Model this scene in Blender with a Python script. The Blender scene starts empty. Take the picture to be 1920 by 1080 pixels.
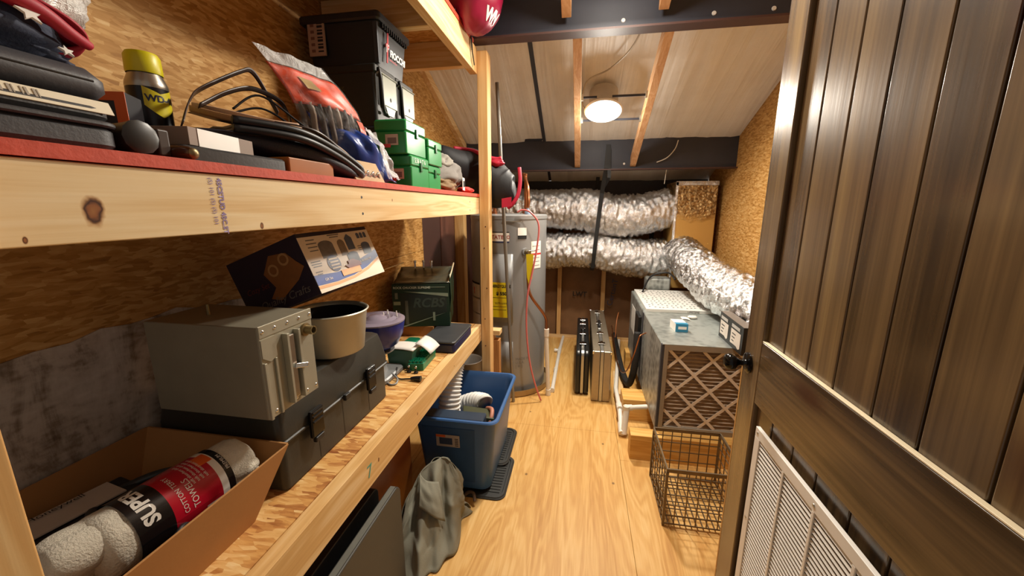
import bpy, bmesh, math, random
from mathutils import Vector, Matrix, noise
random.seed(7)
SC = bpy.context.scene
COL = SC.collection

# ------------------------------------------------------------------ camera
CAM_LENS_PX = 724.0
cam_data = bpy.data.cameras.new('camera'); cam = bpy.data.objects.new('camera', cam_data); COL.objects.link(cam)
cam_data.sensor_width = 36.0; cam_data.lens = 36.0 * CAM_LENS_PX / 1920.0
cam_data.clip_start = 0.02; cam_data.clip_end = 50
cam.location = (0, 0, 1.5)
cam.rotation_euler = (math.radians(90 - 11.9325), 0, math.radians(10.1141))
SC.camera = cam

# ------------------------------------------------------------------ world and exposure
W = bpy.data.worlds.new('world'); SC.world = W; W.use_nodes = True
W.node_tree.nodes['Background'].inputs[0].default_value = (1.0, 0.91, 0.80, 1)
W.node_tree.nodes['Background'].inputs[1].default_value = 0.18
vs = SC.view_settings
vs.view_transform = 'Standard'; vs.look = 'None'; vs.gamma = 1.0; vs.use_curve_mapping = False
vs.exposure = 0.5
LAMP_POWER = 30.0
LAMP_COLOR = (1.0, 0.92, 0.80)

# ------------------------------------------------------------------ helpers: objects
ORG = {}
def link(o): COL.objects.link(o); return o
def tag(o, label=None, cat=None, group=None, kind=None):
    if label: o['label'] = label
    if cat: o['category'] = cat
    if group: o['group'] = group
    if kind: o['kind'] = kind
    return o
def thing(name, label, cat, loc, group=None):
    o = bpy.data.objects.new(name, None); o.empty_display_size = 0.05; link(o)
    o.location = loc; ORG[o] = Vector(loc)
    return tag(o, label, cat, group)
def struct(name, loc=(0, 0, 0)):
    o = bpy.data.objects.new(name, None); o.empty_display_size = 0.05; link(o)
    o.location = loc; ORG[o] = Vector(loc); o['kind'] = 'structure'
    return o
def vec(*a): return Vector(a)

class MB:
    def __init__(s): s.v = []; s.f = []
    def add(s, vs_, fs):
        b = len(s.v); s.v += [Vector(p) for p in vs_]; s.f += [[i + b for i in q] for q in fs]; return s
    def box(s, x0, x1, y0, y1, z0, z1):
        return s.add([(x0,y0,z0),(x1,y0,z0),(x1,y1,z0),(x0,y1,z0),(x0,y0,z1),(x1,y0,z1),(x1,y1,z1),(x0,y1,z1)],
                     [(0,3,2,1),(4,5,6,7),(0,1,5,4),(1,2,6,5),(2,3,7,6),(3,0,4,7)])
    def obox(s, o, u, v, w):                       # corner o, edge vectors u v w
        o, u, v, w = map(Vector, (o, u, v, w))
        p = [o, o+u, o+u+v, o+v]; p += [q + w for q in p]
        fl = [(0,3,2,1),(4,5,6,7),(0,1,5,4),(1,2,6,5),(2,3,7,6),(3,0,4,7)]
        if u.cross(v).dot(w) < 0: fl = [tuple(reversed(q)) for q in fl]
        return s.add(p, fl)
    def bar(s, a, b, w, h, up=(0, 0, 1)):          # rectangular bar from a to b
        a, b = Vector(a), Vector(b); d = (b - a); up = Vector(up)
        r = d.cross(up).normalized(); n = r.cross(d).normalized()
        return s.obox(a - r*w/2 - n*h/2, d, r*w, n*h)
    def quad(s, *p): return s.add(p, [tuple(range(len(p)))])
    def ring(s, c, r, ax, n, ph=0, sq=None):
        ax = Vector(ax).normalized(); t = Vector((0, 0, 1)) if abs(ax.z) < .9 else Vector((1, 0, 0))
        u = ax.cross(t).normalized(); w = ax.cross(u)
        return [Vector(c) + (u*math.cos(ph+2*math.pi*i/n) + w*math.sin(ph+2*math.pi*i/n))*r for i in range(n)]
    def loft(s, rings, caps=True, closed=False):
        n = len(rings[0]); b = len(s.v)
        for r in rings: s.v += [Vector(p) for p in r]
        m = len(rings)
        for j in range(m if closed else m-1):
            for i in range(n):
                a = b+j*n+i; a2 = b+j*n+(i+1) % n; c = b+((j+1) % m)*n+i; c2 = b+((j+1) % m)*n+(i+1) % n
                s.f.append([a, c, c2, a2])
        if caps and not closed:
            s.f.append([b+i for i in range(n)]); s.f.append([b+(m-1)*n+i for i in reversed(range(n))])
        return s
    def cyl(s, a, b, r0, r1=None, n=16, caps=True):
        a, b = Vector(a), Vector(b); r1 = r0 if r1 is None else r1
        return s.loft([s.ring(a, r0, b-a, n), s.ring(b, r1, b-a, n)], caps)
    def tube(s, pts, r, n=8, caps=True, rf=None):
        pts = [Vector(p) for p in pts]; rings = []; up = None
        for i, p in enumerate(pts):
            d = (pts[min(i+1, len(pts)-1)] - pts[max(i-1, 0)]).normalized()
            if up is None: up = Vector((0, 0, 1)) if abs(d.z) < .9 else Vector((1, 0, 0))
            u = d.cross(up).normalized(); w = u.cross(d).normalized(); up = w
            rr = rf(i/(len(pts)-1)) if rf else r
            rings.append([p + (u*math.cos(2*math.pi*k/n) + w*math.sin(2*math.pi*k/n))*rr for k in range(n)])
        return s.loft(rings, caps)
    def lathe(s, c, prof, n=32, ax='Z', sx=1, sy=1, caps=False):
        rings = []
        for r, h in prof:
            rg = []
            for i in range(n):
                a = 2*math.pi*i/n; x, y = r*math.cos(a)*sx, r*math.sin(a)*sy
                rg.append(Vector(c) + (Vector((x, y, h)) if ax == 'Z' else Vector((h, x, y)) if ax == 'X' else Vector((y, h, x))))
            rings.append(rg)
        b = len(s.v)
        for r in rings: s.v += r
        for j in range(len(rings)-1):
            for i in range(n):
                s.f.append([b+j*n+i, b+j*n+(i+1) % n, b+(j+1)*n+(i+1) % n, b+(j+1)*n+i])
        if caps:
            s.f.append([b+i for i in reversed(range(n))]); s.f.append([b+(len(rings)-1)*n+i for i in range(n)])
        return s
    def prism(s, poly, ext):                       # poly: 3d points, ext: vector
        n = len(poly); e = Vector(ext); p = [Vector(q) for q in poly]
        nn = sum(((p[i]-p[0]).cross(p[(i+1) % n]-p[0]) for i in range(1, n-1)), Vector())
        fl = [list(reversed(range(n))), [n+i for i in range(n)]] + [[i, (i+1) % n, n+(i+1) % n, n+i] for i in range(n)]
        if nn.dot(e) < 0: fl = [list(reversed(q)) for q in fl]
        return s.add(p + [q + e for q in p], fl)
    def grid(s, fn, nu, nv, closeu=False):
        b = len(s.v); cu = nu if closeu else nu+1
        for j in range(nv+1):
            for i in range(cu): s.v.append(Vector(fn(i/nu, j/nv)))
        for j in range(nv):
            for i in range(nu):
                i2 = (i+1) % cu
                s.f.append([b+j*cu+i, b+j*cu+i2, b+(j+1)*cu+i2, b+(j+1)*cu+i])
        return s
    def ball(s, c, rx, ry, rz, nu=24, nv=14, fn=None):
        def g(u, v):
            a = 2*math.pi*u; t = math.pi*(v*.998+.001)
            d = Vector((math.sin(t)*math.cos(a), math.sin(t)*math.sin(a), -math.cos(t)))
            k = fn(d) if fn else 1.0
            return Vector(c) + Vector((d.x*rx, d.y*ry, d.z*rz))*k
        return s.grid(g, nu, nv, True)
    def build(s, name, mat, parent=None, smooth=0, bevel=0, seg=2, solid=0, sub=0, label=None, kind=None, org=None):
        o0 = ORG[parent] if parent else Vector(org or (0, 0, 0))
        me = bpy.data.meshes.new(name); me.from_pydata([p - o0 for p in s.v], [], s.f); me.update()
        me.materials.append(mat)
        if smooth:
            me.shade_smooth()
            if smooth < 179: me.set_sharp_from_angle(angle=math.radians(smooth))
        o = bpy.data.objects.new(name, me); link(o)
        if parent: o.parent = parent
        else: o.location = o0
        ORG[o] = o0
        if solid:
            m = o.modifiers.new('solid', 'SOLIDIFY'); m.thickness = solid; m.offset = 0
        if bevel:
            m = o.modifiers.new('bevel', 'BEVEL'); m.width = bevel; m.segments = seg; m.limit_method = 'ANGLE'; m.angle_limit = math.radians(40)
            if not smooth: me.shade_smooth(); m.harden_normals = True
        if sub:
            m = o.modifiers.new('sub', 'SUBSURF'); m.levels = sub; m.render_levels = sub
        if label: o['label'] = label
        if kind: o['kind'] = kind
        return o
def box(name, mat, x0, x1, y0, y1, z0, z1, parent=None, bevel=0.0, **k):
    return MB().box(x0, x1, y0, y1, z0, z1).build(name, mat, parent, bevel=bevel, **k)
def copy_at(o, d, parent=None):
    c = o.copy(); link(c); c.location = o.location + Vector(d)
    if parent: c.parent = parent
    ORG[c] = ORG[o]
    return c
def spline(pts, n=12):
    p = [Vector(q) for q in pts]; out = []
    for i in range(len(p)-1):
        a = p[max(i-1, 0)]; b = p[i]; c = p[i+1]; d = p[min(i+2, len(p)-1)]
        for k in range(n):
            t = k/n
            out.append(.5*((2*b)+(c-a)*t+(2*a-5*b+4*c-d)*t*t+(3*b-a-3*c+d)*t**3))
    out.append(p[-1]); return out
def text(name, s, size, o, u, v, mat, parent, fn=None, align='LEFT', bold=0.0, lift=0.0008, shear=0.0):
    c = bpy.data.curves.new(name, 'FONT'); c.body = s; c.size = size; c.align_x = align; c.offset = bold; c.shear = shear
    c.resolution_u = 3
    t = bpy.data.objects.new(name, c); link(t)
    me = bpy.data.meshes.new_from_object(t)
    bpy.data.objects.remove(t); bpy.data.curves.remove(c)
    o0 = ORG[parent]
    if fn is None:
        o, u, v = Vector(o), Vector(u).normalized(), Vector(v).normalized(); n = u.cross(v)
        for p in me.vertices: p.co = o + u*p.co.x + v*p.co.y + n*lift - o0
    else:
        for p in me.vertices: p.co = Vector(fn(p.co.x, p.co.y)) - o0
    me.name = name; me.materials.clear(); me.materials.append(mat)
    ob = bpy.data.objects.new(name, me); link(ob); ob.parent = parent; ORG[ob] = o0
    return ob
def decal(name, mat, o, u, v, parent, lift=0.0012, **k):     # flat print or label: thin raised card
    o, u, v = Vector(o), Vector(u), Vector(v); n = u.cross(v).normalized()
    return MB().obox(o, u, v, n*lift).build(name, mat, parent, **k)
def cyl_patch(name, mat, c, r, a0, a1, z0, z1, parent, n=14):
    m = MB(); c = Vector(c)
    m.grid(lambda u, v: c + Vector((r*math.cos(a0+(a1-a0)*u), r*math.sin(a0+(a1-a0)*u), z0+(z1-z0)*v)), n, 1)
    return m.build(name, mat, parent, smooth=180)

# ------------------------------------------------------------------ helpers: materials
def lin(h):
    if isinstance(h, str):
        h = h.lstrip('#'); c = [int(h[i:i+2], 16)/255 for i in (0, 2, 4)]
    else: c = h
    return tuple((x/12.92 if x <= .04045 else ((x+.055)/1.055)**2.4) for x in c) + (1,)
class NT:
    def __init__(s, name):
        s.m = bpy.data.materials.new(name); s.m.use_nodes = True; s.t = s.m.node_tree; s.b = s.t.nodes['Principled BSDF']
    def n(s, ty, ins=None, **pr):
        nd = s.t.nodes.new('ShaderNode' + ty)
        for k, v in pr.items(): setattr(nd, k, v)
        for k, v in (ins or {}).items(): s.set(nd.inputs[k], v)
        return nd
    def set(s, inp, v):
        if isinstance(v, bpy.types.NodeSocket): s.t.links.new(v, inp)
        else: inp.default_value = v
    def p(s, **k):
        for a, v in k.items(): s.set(s.b.inputs[a.replace('_', ' ')], v)
        return s
    def coord(s): return s.n('TexCoord').outputs['Object']
    def mapped(s, vec_, scale=(1,1,1), rot=(0,0,0), loc=(0,0,0)):
        return s.n('Mapping', {'Vector': vec_, 'Scale': scale, 'Rotation': rot, 'Location': loc}).outputs[0]
    def noise(s, vec_, scale, detail=4, rough=.55, dist=0):
        return s.n('TexNoise', {'Vector': vec_, 'Scale': scale, 'Detail': detail, 'Roughness': rough, 'Distortion': dist}).outputs[0]
    def ramp(s, fac, stops, interp='LINEAR'):
        r = s.n('ValToRGB', {'Fac': fac}); e = r.color_ramp; e.interpolation = interp
        while len(e.elements) < len(stops): e.elements.new(.5)
        for el, (p_, c) in zip(e.elements, stops): el.position = p_; el.color = lin(c)
        return r.outputs[0]
    def mix(s, f, a, b, mode='MIX'):
        nd = s.n('Mix', data_type='RGBA', blend_type=mode)
        s.set(nd.inputs[0], f); s.set(nd.inputs[6], a); s.set(nd.inputs[7], b); return nd.outputs[2]
    def math(s, op, a, b=0.0, c=0.0):
        nd = s.n('Math', operation=op); s.set(nd.inputs[0], a); s.set(nd.inputs[1], b); s.set(nd.inputs[2], c); return nd.outputs[0]
    def bump(s, h, strength=.3, dist=.01):
        o = s.n('Bump', {'Height': h, 'Strength': strength, 'Distance': dist}).outputs[0]; s.p(Normal=o); return s
def plain(name, col, rough=.5, metal=0, var=.12, scale=18, bump=0, bscale=60, spec=.5, coat=0, trans=0, alpha=1, emit=None, es=0):
    t = NT(name); c = lin(col); co = t.coord()
    nz = t.noise(co, scale, 4)
    dark = tuple(x*(1-var*1.6) for x in c[:3]) + (1,); lite = tuple(min(1, x*(1+var)) for x in c[:3]) + (1,)
    t.p(Base_Color=t.mix(nz, dark, lite), Roughness=rough, Metallic=metal, Specular_IOR_Level=spec, Coat_Weight=coat)
    if trans: t.p(Transmission_Weight=trans)
    if alpha < 1: t.p(Alpha=alpha)
    if bump: t.bump(t.noise(co, bscale, 5), bump, .004)
    if emit: t.p(Emission_Color=lin(emit), Emission_Strength=es)
    return t.m
def osb(name, ax, stops, rough=.65, k=1.45, bump=.25):
    t = NT(name); s = t.n('SeparateXYZ', {0: t.coord()})
    v = t.n('CombineXYZ', {0: s.outputs[ax[0]], 1: s.outputs[ax[1]], 2: 0.0}).outputs[0]
    wob = t.n('TexNoise', {'Vector': v, 'Scale': 9.0, 'Detail': 2.0}).outputs[1]
    v = t.n('Mix', {0: .018}, data_type='VECTOR'); vv = v
    s2 = t.n('CombineXYZ', {0: s.outputs[ax[0]], 1: s.outputs[ax[1]], 2: 0.0}).outputs[0]
    t.set(vv.inputs[4], s2); t.set(vv.inputs[5], wob); v = vv.outputs[1]
    def layer(rot, sc, off):
        m = t.mapped(v, scale=(sc[0]*k, sc[1]*k, 1), rot=(0, 0, rot), loc=(off, off*1.7, 0))
        vo = t.n('TexVoronoi', {'Vector': m, 'Scale': 1.0, 'Randomness': 1.0}, voronoi_dimensions='2D')
        q = t.n('SeparateColor', {0: vo.outputs['Color']})
        return q.outputs[0], q.outputs[1]
    a, a2 = layer(.15, (15, 62), 3.1); b, b2 = layer(1.25, (19, 70), 7.7); c, c2 = layer(-.75, (17, 80), 1.3); d, d2 = layer(.65, (24, 95), 5.9)
    val = t.mix(t.math('GREATER_THAN', b2, .55), a, b); val = t.mix(t.math('GREATER_THAN', c2, .6), val, c); val = t.mix(t.math('GREATER_THAN', d2, .65), val, d)
    fib = t.noise(t.mapped(v, scale=(18, 90, 1), rot=(0, 0, .3)), 1.0, 3)
    f = t.math('ADD', t.math('MULTIPLY', val, .48), t.math('MULTIPLY', fib, .55))
    big = t.noise(v, 1.6, 2)
    f2 = t.math('ADD', f, t.math('MULTIPLY', t.math('SUBTRACT', big, .5), .35))
    t.p(Base_Color=t.ramp(f2, stops), Roughness=rough, Specular_IOR_Level=.3)
    t.bump(t.math('ADD', val, fib), bump, .002)
    return t.m
def pine(name, ax, stops, rough=.6, knots=(), k=1.0, coat=0, ring=1.0):
    t = NT(name); co = t.coord()
    sc = [9*k, 9*k, 9*k]; sc[ax] = .7*k
    m = t.mapped(co, scale=tuple(sc))
    g = t.noise(m, 1.3, 3, .5, .4)
    bands = t.math('SINE', t.math('MULTIPLY', g, 46*ring)); bands = t.math('MULTIPLY_ADD', bands, .5, .5)
    sc2 = [160*k, 160*k, 160*k]; sc2[ax] = 5*k
    fine = t.noise(t.mapped(co, scale=tuple(sc2)), 1.0, 2)
    f = t.math('ADD', t.math('MULTIPLY', bands, .2), t.math('ADD', t.math('MULTIPLY', fine, .3), t.math('MULTIPLY', g, .6)))
    col = t.ramp(f, stops)
    for (kx, ky, kz, r) in knots:
        d = t.n('VectorMath', {0: co, 1: (kx, ky, kz)}, operation='SUBTRACT').outputs[0]
        dn = t.noise(co, 60, 2)
        L = t.n('VectorMath', {0: t.mapped(d, scale=tuple(1.7 if i == ax else 1 for i in range(3)))}, operation='LENGTH').outputs['Value']
        L = t.math('ADD', L, t.math('MULTIPLY', t.math('SUBTRACT', dn, .5), r*.7))
        rr = t.math('DIVIDE', L, r)
        kc = t.ramp(rr, [(0, '#a06a38'), (.45, '#8a5228'), (.62, '#3c1e10'), (.85, '#b07840')])
        col = t.mix(t.ramp(rr, [(.7, '#ffffff'), (1.0, '#000000')]), col, kc)
    t.p(Base_Color=col, Roughness=rough, Coat_Weight=coat, Specular_IOR_Level=.35)
    t.bump(fine, .12, .002)
    return t.m
def ply(name, stops):
    t = NT(name); co = t.coord()
    g = t.noise(t.mapped(co, scale=(7, .9, 1)), 1.0, 3, .5, .8)
    bands = t.math('MULTIPLY_ADD', t.math('SINE', t.math('MULTIPLY', g, 60)), .5, .5)
    fine = t.noise(t.mapped(co, scale=(150, 6, 1)), 1.0, 2)
    f = t.math('ADD', t.math('MULTIPLY', bands, .17), t.math('ADD', t.math('MULTIPLY', fine, .35), t.math('MULTIPLY', g, .6)))
    col = t.ramp(f, stops)
    vo = t.n('TexVoronoi', {'Vector': t.mapped(co, scale=(1, .8, 1)), 'Scale': 6.0, 'Randomness': 1.0})
    spot = t.ramp(vo.outputs['Distance'], [(.03, '#ffffff'), (.055, '#000000')])
    col = t.mix(t.math('MULTIPLY', spot, .75), col, lin('#5a3a1c'))
    dirt = t.ramp(t.noise(co, 2.2, 5, .6), [(.45, '#000000'), (.8, '#ffffff')])
    col = t.mix(t.math('MULTIPLY', dirt, .18), col, lin('#8a6236'))
    t.p(Base_Color=col, Roughness=.5, Specular_IOR_Level=.4); t.bump(fine, .1, .002)
    return t.m
def foil(name, col='#e2e2e2', rough=.2, b=.8, sc=28):
    t = NT(name); co = t.coord()
    v = t.n('TexVoronoi', {'Vector': t.mapped(co, scale=(1, 1, .6)), 'Scale': sc}, feature='SMOOTH_F1')
    h = t.math('ADD', v.outputs['Distance'], t.math('MULTIPLY', t.noise(co, sc*2.2, 5, .65, 1.2), .8))
    t.p(Base_Color=lin(col), Metallic=1.0, Roughness=rough); t.bump(h, b, .012); return t.m

# ------------------------------------------------------------------ materials
OSB_ST = [(.1, '#8a5c2a'), (.34, '#aa7a3a'), (.55, '#bf9050'), (.78, '#d0a668'), (.97, '#e4c894')]
M_osb_yz = osb('osb_wall', (1, 2), OSB_ST)
M_osb_xy = osb('osb_deck', (0, 1), [(.16, '#8a4e22'), (.34, '#b47a40'), (.50, '#cf9a56'), (.72, '#dfb474'), (.92, '#efd8a4')], k=1.1)
PINE_ST = [(.15, '#b98a55'), (.4, '#d6ac72'), (.62, '#e4c390'), (.9, '#efd8ae')]
M_pine_y = pine('pine_along', 1, PINE_ST)
M_pine_z = pine('pine_upright', 2, [(.15, '#b07c44'), (.4, '#cf9e60'), (.62, '#dcb277'), (.9, '#e6c690')])
M_pine_x = pine('pine_across', 0, PINE_ST)
M_batten = pine('pine_batten', 1, [(.15, '#b07a52'), (.4, '#cd9a6c'), (.62, '#dcb084'), (.9, '#e6c49c')])
M_ply = ply('plywood_floor', [(.2, '#a87438'), (.42, '#c8954e'), (.62, '#d8aa64'), (.9, '#e6c486')])
M_timber = pine('timber_block', 0, [(.15, '#a8742f'), (.4, '#cf9a4c'), (.62, '#deb065'), (.9, '#e8c584')])
M_steel = plain('dark_primer_steel', '#383a44', .55, .0, .15, 8)
M_steelb = plain('brown_primer_steel', '#4a2f28', .55, 0, .12, 6)
def ceil_mat():
    t = NT('white_vinyl_insulation'); co = t.coord()
    n1 = t.noise(t.mapped(co, scale=(14, .8, 1)), 1.0, 3, .5, .6); n2 = t.noise(co, 5, 4)
    t.p(Base_Color=t.ramp(t.math('ADD', t.math('MULTIPLY', n1, .5), t.math('MULTIPLY', n2, .5)), [(.3, '#d9d4cb'), (.55, '#e8e4dc'), (.75, '#f0ede6')]), Roughness=.42)
    t.bump(t.math('ADD', n1, t.math('MULTIPLY', n2, .4)), .5, .03); return t.m
M_ceil = ceil_mat()
def patch_mat():
    t = NT('grey_white_weathered_sheet'); co = t.coord()
    a = t.noise(t.mapped(co, scale=(1, 16, 5)), 1.0, 5, .7, .6); b = t.noise(t.mapped(co, scale=(1, 5, 2.0)), 1.0, 3); c = t.noise(t.mapped(co, scale=(1, 22, 48)), 1.0, 3)
    f = t.math('ADD', t.math('MULTIPLY', a, .5), t.math('ADD', t.math('MULTIPLY', b, .3), t.math('MULTIPLY', c, .3)))
    t.p(Base_Color=t.ramp(f, [(.40, '#56402a'), (.49, '#8f8070'), (.57, '#bcb0a4'), (.72, '#d6ccc2')]), Roughness=.7); t.bump(f, .4, .004); return t.m
M_patch = patch_mat()
M_kraft = plain('brown_kraft_facing', '#85603e', .7, 0, .25, 7, .25, 14)
M_white = plain('white_paint', '#e9e4dc', .4, 0, .04)
M_cream = plain('cream_highlight_and_edge', '#e6d6b4', .45, 0, .1, 30)  # painted highlight on the door's rail ledge; also the torn card edge
M_black = plain('black_plastic', '#1b1b1c', .42, 0, .2, 30, .08, 160)
M_blackg = plain('glossy_black_metal', '#141211', .16, .35, .1)
M_ink = plain('dark_ink', '#1a1a1c', .6, 0, .05)
M_whiteink = plain('white_ink', '#eeeae2', .5, 0, .03)
M_redink = plain('red_ink', '#c5202a', .5, 0, .05)
M_galv = None
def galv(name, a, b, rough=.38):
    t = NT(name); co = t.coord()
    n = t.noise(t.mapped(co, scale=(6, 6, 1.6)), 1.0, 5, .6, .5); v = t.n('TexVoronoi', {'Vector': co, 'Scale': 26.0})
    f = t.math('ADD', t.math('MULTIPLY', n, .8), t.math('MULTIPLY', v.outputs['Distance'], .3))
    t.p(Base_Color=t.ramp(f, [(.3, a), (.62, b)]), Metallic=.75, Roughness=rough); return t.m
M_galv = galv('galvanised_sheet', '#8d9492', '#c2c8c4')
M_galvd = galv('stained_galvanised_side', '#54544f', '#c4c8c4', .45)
M_chrome = plain('chrome', '#dcdcda', .15, 1, .03)
M_alum = plain('brushed_aluminium', '#b9b9b5', .32, .9, .08, 40)
M_pvc = plain('white_pvc', '#e6e0d4', .35, 0, .05)
M_copper = plain('copper', '#a8704e', .3, .9, .15)
M_brass = plain('dull_brass', '#8c7c58', .4, .8, .15)
M_foil = foil('crinkled_foil')
M_card = plain('brown_cardboard', '#b3804a', .75, 0, .08, 10, .05, 120)
M_tan = plain('cream_paper', '#e8dcc0', .6, 0, .05)

# ------------------------------------------------------------------ setting: floor, walls, roof
XL, XR, YB, YF = -1.13, 1.27, 4.40, -0.40
ROOF_A, ROOF_B = 2.36 + .41*3, .41                 # roof height falls with depth
def roof(y): return ROOF_A - ROOF_B*y
fl = struct('floor')
box('subfloor', M_kraft, XL-.02, XR+.02, YF, YB+.05, -.06, -.021, fl)
for (x0, x1, y0, y1) in ((XL, -.943, YF, YB), (-.942, .279, YF, 2.44), (-.942, .279, 2.441, YB), (.280, XR, YF, 2.150), (.280, XR, 2.151, YB)):
    box('plywood_panel', M_ply, x0, x1, y0, y1, -.02, 0, fl, bevel=.0015)
def wall_poly(x, y0, y1, dz=0.0): return [(x, y0, 0), (x, y1, 0), (x, y1, roof(y1)+dz), (x, y0, roof(y0)+dz)]
wl = struct('wall_left')
MB().prism(wall_poly(XL-.02, YF, YB), (-.03, 0, 0)).build('wall_core', M_osb_yz, wl)
MB().prism([(XL, YF, 1.19), (XL, 2.655, 1.19), (XL, 2.655, 1.5), (XL, YF, 1.5)], (-.018, 0, 0)).build('osb_panel', M_osb_yz, wl)
MB().prism([(XL, YF, 1.503), (XL, 2.0, 1.503), (XL, 2.0, roof(2.0)), (XL, YF, roof(YF))], (-.018, 0, 0)).build('osb_panel', M_osb_yz, wl)
MB().prism([(XL, 2.003, 1.503), (XL, YB, 1.503), (XL, YB, roof(YB)), (XL, 2.003, roof(2.003))], (-.018, 0, 0)).build('osb_panel', M_osb_yz, wl)
MB().prism([(XL, 1.15, 0), (XL, 2.655, 0), (XL, 2.655, 1.187), (XL, 1.15, 1.187)], (-.018, 0, 0)).build('osb_panel', M_osb_yz, wl)
random.seed(3)
top = [(XL+.004, y, 1.205 + .012*math.sin(y*9) + random.uniform(-.008, .008) - .02*max(0, y-.7)) for y in [1.3 - i*.06 for i in range(28)]]
MB().prism([(XL+.004, -.32, 0), (XL+.004, 1.3, 0)] + top, (-.01, 0, 0)).build('weathered_sheet', M_patch, wl, label='grey white weathered sheet with brown streaks')
box('steel_panel', M_steelb, XL-.012, XL-.002, 2.66, 3.02, 0, 1.5, wl)
box('steel_panel', plain('rust_brown_steel', '#6b4234', .5, 0, .1, 6), XL-.012, XL+.004, 3.02, 3.36, 0, 1.5, wl)
box('stud', M_pine_z, XL-.012, XL+.07, 3.42, 3.52, 0, 1.5, wl)
box('steel_panel', M_steelb, XL-.012, XL-.002, 3.53, YB, 0, 1.5, wl)
MB().prism([(XL+.001, 2.0, roof(2.0)-.07), (XL+.001, 4.1, roof(4.1)-.07), (XL+.001, 4.1, roof(4.1)-.005), (XL+.001, 2.0, roof(2.0)-.005)], (.035, 0, 0)).build('rafter_trim', M_pine_y, wl)
wr = struct('wall_right')
for y0, y1 in ((.315, 1.68), (1.683, 2.90), (2.903, YB)):
    MB().prism([(XR, y0, 0), (XR, y1, 0), (XR, y1, roof(y1)), (XR, y0, roof(y0))], (.02, 0, 0)).build('osb_panel', M_osb_yz, wr)
wf = struct('wall_front')
MB().prism([(.56, .22, 0), (XR+.02, .22, 0), (XR+.02, .22, roof(.22)), (.56, .22, roof(.22))], (0, .09, 0)).build('wall_panel', osb('osb_front', (0, 2), OSB_ST), wf)
wb = struct('wall_back')
box('wall_core', M_steel, XL, XR, YB+.03, YB+.06, 0, roof(YB+.03), wb)
xs = [-1.10, -.70, -.225, .262, .75, 1.2]
for x in xs: box('stud', M_timber if 0 else M_pine_z, x-.022, x+.022, YB-.06, YB+.03, 0, 1.05, wb)
for a, b_ in zip(xs[:-1], xs[1:]):
    m = MB(); x0, x1 = a+.024, b_-.024
    m.grid(lambda u, v: (x0+(x1-x0)*u, YB-.012-.03*math.sin(math.pi*u)**.5*(.8+.4*noise.noise((u*2+a*9, v*3, 1)))+.03, 0.002+1.4*v), 14, 14)
    m.build('insulation_batt', M_kraft, wb, smooth=180)
box('bottom_plate', M_pine_x, XL, XR, YB-.07, YB-.061, 0, .04, wb)
M_kink = plain('dark_kraft_print', '#2b1f16', .7); M_kblue = plain('faded_blue_print', '#39425a', .7)
text('lettering', 'LWT', .075, (-.075, YB-.045, .50), (1, 0, 0), (0, 0, 1), M_kink, wb, bold=.002)
text('lettering', 'CertainT', .085, (.365, YB-.05, .40), (.18, 0, 1), (-1, 0, .18), M_kblue, wb)
ce = struct('ceiling')
def roof_sheet(x0, x1, y0, y1, m, name, d0=0, d1=.02):
    MB().prism([(x0, y0, roof(y0)+d0), (x1, y0, roof(y0)+d0), (x1, y1, roof(y1)+d0), (x0, y1, roof(y1)+d0)], (0, 0, d1)).build(name, m, ce)
def ceil_sheet(x0, x1, y0, y1):
    m = MB(); nx = max(2, int((x1-x0)/.03)); ny = 40
    def f(u, v):
        x = x0+(x1-x0)*u; y = y0+(y1-y0)*v
        sag = .018*math.sin(math.pi*u)*math.sin(math.pi*v) + .010*noise.noise((x*7, y*1.2, 3)) + .004*noise.noise((x*22, y*2.4, 9))
        return (x, y, roof(y) - sag)
    m.grid(f, nx, ny).build('insulation_sheet', M_ceil, ce, smooth=180)
SEAM = [-.36, .95]
for y0, y1 in ((YF, 2.27), (2.27, 3.70), (3.70, YB+.05)):
    for x0, x1 in ((XL-.02, SEAM[0]-.012), (SEAM[0]+.012, XR+.02)):
        ceil_sheet(x0, x1, y0, y1)
roof_sheet(XL-.05, XR+.05, YF, YB+.08, M_steel, 'roof_deck', .035, .02)
roof_sheet(SEAM[0]-.014, SEAM[0]+.014, YF, YB, M_steel, 'seam_strip', -.008, .02)

# steel purlins
def purlin(y, zb, label):
    t = thing('steel_beam', label, 'beam', (0, y, zb))
    zt = roof(y) + .01
    box('web', M_steel, XL, XR, y-.006, y+.006, zb, zt, t)
    box('bottom_flange', M_steelb, XL, XR, y-.045, y+.045, zb-.006, zb+.004, t)
    MB().prism([(XL, y-.045, zt+.012), (XR, y-.045, zt+.012), (XR, y+.045, zt-.024), (XL, y+.045, zt-.024)], (0, 0, .012)).build('top_flange', M_steel, t)
    return t
b1 = purlin(2.28, 2.385, 'dark steel roof beam with three round bolt heads')
b2 = purlin(3.70, 1.822, 'dark steel roof beam behind the lit can light')
for x in (.171, .602, .869): MB().lathe((x, 2.274, 2.428), [(.0, -.004), (.009, -.004), (.011, 0)], 12, 'Y').build('bolt', M_whiteink, b1, smooth=40)
MB().lathe((.35, 3.694, 1.87), [(0, -.004), (.008, -.004), (.01, 0)], 12, 'Y').build('bolt', M_whiteink, b2, smooth=40)
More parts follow.
